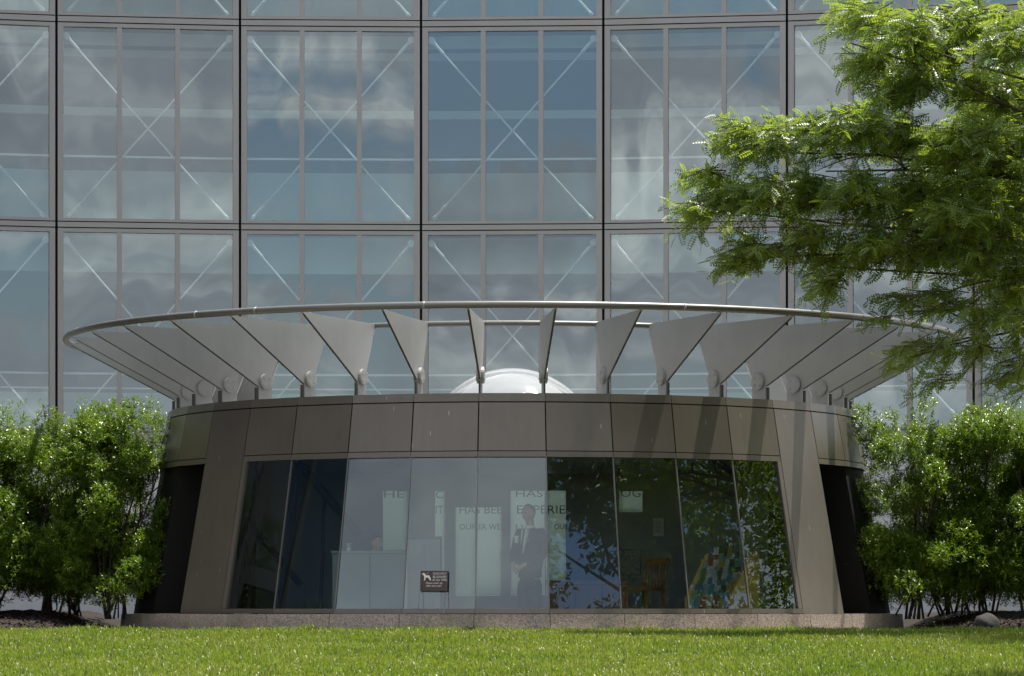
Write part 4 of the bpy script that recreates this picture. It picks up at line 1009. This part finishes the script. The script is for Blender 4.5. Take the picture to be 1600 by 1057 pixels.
def hand_joints(J, E, side, wrist, palm_dir, thumb_dir, root):
    """five short chains on the palm"""
    w = Vector(wrist); d = Vector(palm_dir).normalized(); th = Vector(thumb_dir).normalized(); n = d.cross(th).normalized()
    J[side + 'palm'] = ((w + d * 0.05)[:], (0.034, 0.018)); E.append((root, side + 'palm'))
    for i, L in enumerate((0.070, 0.078, 0.074, 0.058)):
        o = w + d * 0.088 + th * (0.030 - 0.020 * i)
        a, b, c = side + 'f%da' % i, side + 'f%db' % i, side + 'f%dc' % i
        J[a] = (o[:], 0.009); J[b] = ((o + d * L * 0.5 + n * 0.008)[:], 0.0085); J[c] = ((o + d * L * 0.85 + n * 0.032)[:], 0.007)
        E += [(side + 'palm', a), (a, b), (b, c)]
    o = w + d * 0.035 + th * 0.035; J[side + 'ta'] = (o[:], 0.011); J[side + 'tb'] = ((o + d * 0.03 + th * 0.025)[:], 0.010); J[side + 'tc'] = ((o + d * 0.06 + th * 0.028)[:], 0.008)
    E += [(side + 'palm', side + 'ta'), (side + 'ta', side + 'tb'), (side + 'tb', side + 'tc')]

def guard():
    t = thing('person', 'standing person in dark suit and white shirt with hands folded, behind the glass', 'person', loc=on_floor(828, 44.1), rz=R(-46))
    # local: faces -y, height 1.79
    J = {'pelvis': ((0, 0, 0.95), (0.075, 0.06)), 'waist': ((0, 0.0, 1.10), (0.11, 0.08)), 'chest': ((0, 0.0, 1.32), (0.135, 0.08)), 'neck0': ((0, 0.01, 1.48), (0.05, 0.05)), 'neck': ((0, 0.0, 1.56), (0.052, 0.055)), 'skull': ((0, -0.01, 1.63), (0.05, 0.055))}
    E = [('pelvis', 'waist'), ('waist', 'chest'), ('chest', 'neck0'), ('neck0', 'neck'), ('neck', 'skull')]
    for s, n in ((-1, 'l'), (1, 'r')):
        J[n + 'sh'] = ((s * 0.18, 0.01, 1.42), 0.05); J[n + 'el'] = ((s * 0.27, 0.0, 1.16), 0.04); J[n + 'wr'] = ((s * 0.09, -0.22, 1.00), 0.029)
        J[n + 'hip'] = ((s * 0.09, 0, 0.88), (0.05, 0.05)); J[n + 'kn'] = ((s * 0.115, -0.01, 0.49), 0.05); J[n + 'an'] = ((s * 0.12, 0.02, 0.09), 0.042); J[n + 'toe'] = ((s * 0.14, -0.15, 0.035), (0.042, 0.03))
        E += [('chest', n + 'sh'), (n + 'sh', n + 'el'), (n + 'el', n + 'wr'), ('pelvis', n + 'hip'), (n + 'hip', n + 'kn'), (n + 'kn', n + 'an'), (n + 'an', n + 'toe')]
    hand_joints(J, E, 'l', (-0.09, -0.22, 1.00), (0.8, -0.25, -0.55), (0.2, -0.5, 0.8), 'lwr')
    hand_joints(J, E, 'r', (0.09, -0.22, 1.00), (-0.8, -0.35, -0.5), (-0.2, -0.5, 0.8), 'rwr')
    body = join_meshes('body', [skin_mesh(J, E), head_mesh(Vector((0, -0.025, 1.675)), 0.235, 0)])
    obj('body', body, M['skin'], t)
    JJ = {'waist': ((0, 0.0, 1.08), (0.18, 0.135)), 'hem': ((0, 0.0, 0.82), (0.205, 0.16)), 'chest': ((0, 0.0, 1.30), (0.195, 0.14)), 'top': ((0, 0.015, 1.46), (0.10, 0.085)), 'col': ((0, 0.02, 1.50), (0.07, 0.068))}
    EE = [('waist', 'hem'), ('waist', 'chest'), ('chest', 'top'), ('top', 'col')]
    for s, n in ((-1, 'l'), (1, 'r')):
        JJ[n + 'sh'] = ((s * 0.195, 0.01, 1.425), 0.082); JJ[n + 'el'] = ((s * 0.28, 0.0, 1.15), 0.066); JJ[n + 'cu'] = ((s * 0.115, -0.19, 1.015), 0.047)
        EE += [('chest', n + 'sh'), (n + 'sh', n + 'el'), (n + 'el', n + 'cu')]
    jk = obj('jacket', skin_mesh(JJ, EE), M['cloth_navy'], t)
    for p in jk.data.polygons: p.use_smooth = True
    TJ = {'hips': ((0, 0, 0.93), (0.17, 0.125)), 'low': ((0, 0, 0.87), (0.16, 0.12))}; TE = [('hips', 'low')]
    for s, n in ((-1, 'l'), (1, 'r')):
        TJ[n + 'hip'] = ((s * 0.10, 0, 0.82), 0.105); TJ[n + 'kn'] = ((s * 0.115, -0.01, 0.48), 0.078); TJ[n + 'an'] = ((s * 0.12, 0.015, 0.08), 0.072)
        TE += [('low', n + 'hip'), (n + 'hip', n + 'kn'), (n + 'kn', n + 'an')]
    obj('trousers', skin_mesh(TJ, TE), M['cloth_navy'], t)
    for s in (-1, 1):
        SJ = {'a': ((s * 0.12, 0.06, 0.045), (0.045, 0.04)), 'b': ((s * 0.125, -0.05, 0.045), (0.047, 0.042)), 'c': ((s * 0.14, -0.17, 0.035), (0.044, 0.03))}
        obj('shoe', skin_mesh(SJ, [('a', 'b'), ('b', 'c')]), M['black'], t)
    # shirt front, collar, tie, badge, name tag
    MB().hexa([(-0.012, -0.156, 1.16), (0.012, -0.156, 1.16), (0.012, -0.13, 1.16), (-0.012, -0.13, 1.16), (-0.055, -0.098, 1.47), (0.055, -0.098, 1.47), (0.055, -0.06, 1.47), (-0.055, -0.06, 1.47)]).build('shirt_front', M['shirt'], t)
    MB().lathe([(0.066, 1.475), (0.070, 1.50), (0.062, 1.525), (0.058, 1.52)], 20, (0, 0.0, 0)).build('shirt_collar', M['shirt'], t, True)
    MB().hexa([(-0.016, -0.166, 1.15), (0.016, -0.166, 1.15), (0.016, -0.158, 1.15), (-0.016, -0.158, 1.15), (-0.012, -0.108, 1.47), (0.012, -0.108, 1.47), (0.012, -0.1, 1.47), (-0.012, -0.1, 1.47)]).build('tie', M['black'], t)
    bd = MB(); n = 12
    ring = [(0.105 + (0.026 if i % 2 else 0.018) * math.cos(6.283 * i / n), 1.335 + (0.03 if i % 2 else 0.022) * math.sin(6.283 * i / n)) for i in range(n)]
    bd.prism([(x, -0.148, z) for x, z in ring], [(x, -0.120, z) for x, z in ring]); bd.build('badge', M['badge'], t)
    MB().box(-0.125, -0.085, -0.15, -0.12, 1.30, 1.39).build('name_tag', M['shirt'], t)
    hair = bmesh.new(); bmesh.ops.create_icosphere(hair, subdivisions=3, radius=1.0)
    bmesh.ops.delete(hair, geom=[v for v in hair.verts if v.co.z < -0.25 + (0.62 if v.co.y < 0.1 else 0) + 0.55 * max(0, -v.co.y)], context='VERTS')
    for v in hair.verts: v.co = Vector((v.co.x * 0.081, v.co.y * 0.100 - 0.022, v.co.z * 0.121 + 1.677))
    hm = bpy.data.meshes.new('hair'); hair.to_mesh(hm); hair.free(); obj('hair', hm, M['hair'], t)
    for s in (-1, 1): MB().lathe([(0.001, -0.011), (0.008, -0.008), (0.011, 0), (0.008, 0.008), (0.001, 0.011)], 10, (s * 0.031, -0.104, 1.68)).build('eye', M['black'], t, True)
guard()
def clerk():
    t = thing('person', 'seated person whose head shows above the reception desk', 'person', loc=on_floor(582, 45.1), rz=R(50))
    J = {'pelvis': ((0, 0, 0.66), (0.16, 0.13)), 'waist': ((0, 0.0, 0.80), (0.14, 0.11)), 'chest': ((0, -0.02, 1.00), (0.165, 0.115)), 'neck0': ((0, -0.03, 1.13), (0.07, 0.065)), 'neck': ((0, -0.05, 1.20), (0.05, 0.052)), 'skull': ((0, -0.06, 1.26), (0.05, 0.055))}
    E = [('pelvis', 'waist'), ('waist', 'chest'), ('chest', 'neck0'), ('neck0', 'neck'), ('neck', 'skull')]
    for s, n in ((-1, 'l'), (1, 'r')):
        J[n + 'sh'] = ((s * 0.19, -0.01, 1.09), 0.06); J[n + 'el'] = ((s * 0.24, -0.08, 0.83), 0.045); J[n + 'wr'] = ((s * 0.12, -0.30, 0.84), 0.03)
        J[n + 'hip'] = ((s * 0.10, -0.04, 0.62), 0.09); J[n + 'kn'] = ((s * 0.12, -0.42, 0.60), 0.065); J[n + 'an'] = ((s * 0.12, -0.40, 0.17), 0.045); J[n + 'toe'] = ((s * 0.13, -0.56, 0.13), (0.042, 0.03))
        E += [('chest', n + 'sh'), (n + 'sh', n + 'el'), (n + 'el', n + 'wr'), ('pelvis', n + 'hip'), (n + 'hip', n + 'kn'), (n + 'kn', n + 'an'), (n + 'an', n + 'toe')]
        hand_joints(J, E, n, (s * 0.12, -0.30, 0.84), (-s * 0.3, -0.9, 0), (-s * 0.9, 0.2, 0.2), n + 'wr')
    obj('body', join_meshes('body', [skin_mesh(J, E), head_mesh(Vector((0, -0.075, 1.305)), 0.225, 0)]), M['skin'], t)
    JJ = {'waist': ((0, 0.0, 0.80), (0.165, 0.13)), 'hem': ((0, 0.0, 0.62), (0.18, 0.15)), 'chest': ((0, -0.02, 1.0), (0.185, 0.135)), 'top': ((0, -0.025, 1.12), (0.09, 0.08))}
    EE = [('waist', 'hem'), ('waist', 'chest'), ('chest', 'top')]
    for s, n in ((-1, 'l'), (1, 'r')):
        JJ[n + 'sh'] = ((s * 0.195, -0.01, 1.085), 0.075); JJ[n + 'el'] = ((s * 0.245, -0.08, 0.83), 0.058); JJ[n + 'cu'] = ((s * 0.135, -0.27, 0.84), 0.042)
        EE += [('chest', n + 'sh'), (n + 'sh', n + 'el'), (n + 'el', n + 'cu')]
    obj('sweater', skin_mesh(JJ, EE), M['interior_dark'], t)
    hair = bmesh.new(); bmesh.ops.create_icosphere(hair, subdivisions=3, radius=1.0)
    bmesh.ops.delete(hair, geom=[v for v in hair.verts if v.co.z < 0.25 + 0.5 * max(0, -v.co.y)], context='VERTS')
    for v in hair.verts: v.co = Vector((v.co.x * 0.078, v.co.y * 0.096 - 0.072, v.co.z * 0.116 + 1.307))
    hm = bpy.data.meshes.new('hair'); hair.to_mesh(hm); hair.free(); obj('hair', hm, M['hair'], t)
    s2 = thing('desk_stool', 'stool under the seated person at the reception desk', 'stool', loc=on_floor(582, 45.1))
    MB().lathe([(0.001, 0.47), (0.19, 0.47), (0.20, 0.50), (0.19, 0.535), (0.001, 0.54)], 24).build('seat', M['black'], s2)
    MB().tube([(0, 0, 0.03), (0, 0, 0.47)], 0.03, 10).build('column', M['steel'], s2); MB().lathe([(0.001, 0.05), (0.05, 0.05), (0.24, 0.02), (0.24, 0.0), (0.001, 0.0)], 24).build('base', M['steel'], s2)
clerk()

# ------------------------------------------------------------------ lawn sign
def lawn_sign():
    D = 41.93; k = F / D; zc = (HY - 908) / k; th = -10.0
    t = thing('dog_notice_sign', 'small brown dog leash notice on thin wire legs before the glass', 'sign', loc=PC + cp(th, 5.42, G0), rz=R(th))
    w = 44 / k / 2; hh = 16 / k
    rb = rz(zc) * math.cos(R(5)) + 0.015
    board = MB().box(-w, w, -0.006, 0.006, -hh, hh).build('board', M['sign'], t)
    xo = (678 - 800) / F * D - (PC + cp(th, rb, zc)).x
    board.location = (xo, 5.42 - rb, zc - G0); board.rotation_euler = (R(-10.7), 0, 0)
    z0, z1 = -hh, hh
    for s in (-1, 1): MB().tube([(xo + s * w * 0.93, -0.01, -0.1), (xo + s * w * 0.93, 0.115, 0.21), (xo + s * w * 0.93, 5.42 - rb - 0.004, zc - G0)], 0.0028, 6).build('wire_leg', M['wire'], t)
    H = z1 - z0; W2 = 2 * w
    def put(body, fx0, fx1, fy0, fy1, shear=0.0):   # fractions of the board, y from the top
        o = obj('lettering', text_mesh('lettering', body, (fx1 - fx0) * W2, (fy1 - fy0) * H, shear=shear), M['sign_white'], board)
        o.location = (-w + fx0 * W2, -0.0075, z1 - fy1 * H)
    put('DOGS MUST', 0.455, 0.95, 0.085, 0.19); put('BE LEASHED', 0.455, 0.95, 0.245, 0.35); put('AT ALL TIMES', 0.44, 0.97, 0.40, 0.51)
    put('Please clean up', 0.20, 0.81, 0.56, 0.68, 0.3); put('after your pet', 0.22, 0.78, 0.69, 0.82, 0.3)
    dog = [(0.05, 0.17), (0.085, 0.12), (0.13, 0.105), (0.155, 0.14), (0.165, 0.19), (0.21, 0.225), (0.31, 0.225), (0.335, 0.25), (0.345, 0.29), (0.375, 0.37), (0.395, 0.48), (0.345, 0.48), (0.335, 0.42), (0.285, 0.36), (0.265, 0.33), (0.20, 0.345), (0.185, 0.40), (0.18, 0.48), (0.13, 0.48), (0.145, 0.37), (0.14, 0.30), (0.115, 0.235), (0.115, 0.195), (0.07, 0.195)]
    mb = MB(); mb.add([(-w + x * W2, -0.0085, z1 - y * H) for x, y in dog], [tuple(range(len(dog)))]); mb.build('dog_symbol', M['sign_white'], board)
    MB().tube([(-w + x * W2, -0.0085, z1 - y * H) for x, y in ((0.15, 0.18), (0.22, 0.15), (0.30, 0.085))], 0.0015, 5).build('leash_symbol', M['sign_white'], board)
lawn_sign()

# ------------------------------------------------------------------ boulder by the right bed
def boulder():
    c = at(1541, 978, 43.0)
    bm = bmesh.new(); bmesh.ops.create_icosphere(bm, subdivisions=3, radius=1.0)
    for v in bm.verts:
        q = 1 + 0.10 * math.sin(v.co.x * 3.1 + 1) * math.sin(v.co.y * 2.7) + 0.05 * math.sin(v.co.z * 7 + v.co.x * 5)
        v.co = Vector((v.co.x * 0.17 * q, v.co.y * 0.16 * q, max(-0.06, v.co.z * 0.165 * q)))
    me = bpy.data.meshes.new('boulder'); bm.to_mesh(me); bm.free()
    for p in me.polygons: p.use_smooth = True
    o = obj('boulder', me, M['stone']); o.location = (c.x, 43.0, G0 + 0.05); tag(o, 'rounded grey stone in the mulch at the right of the photo', 'stone')
boulder()
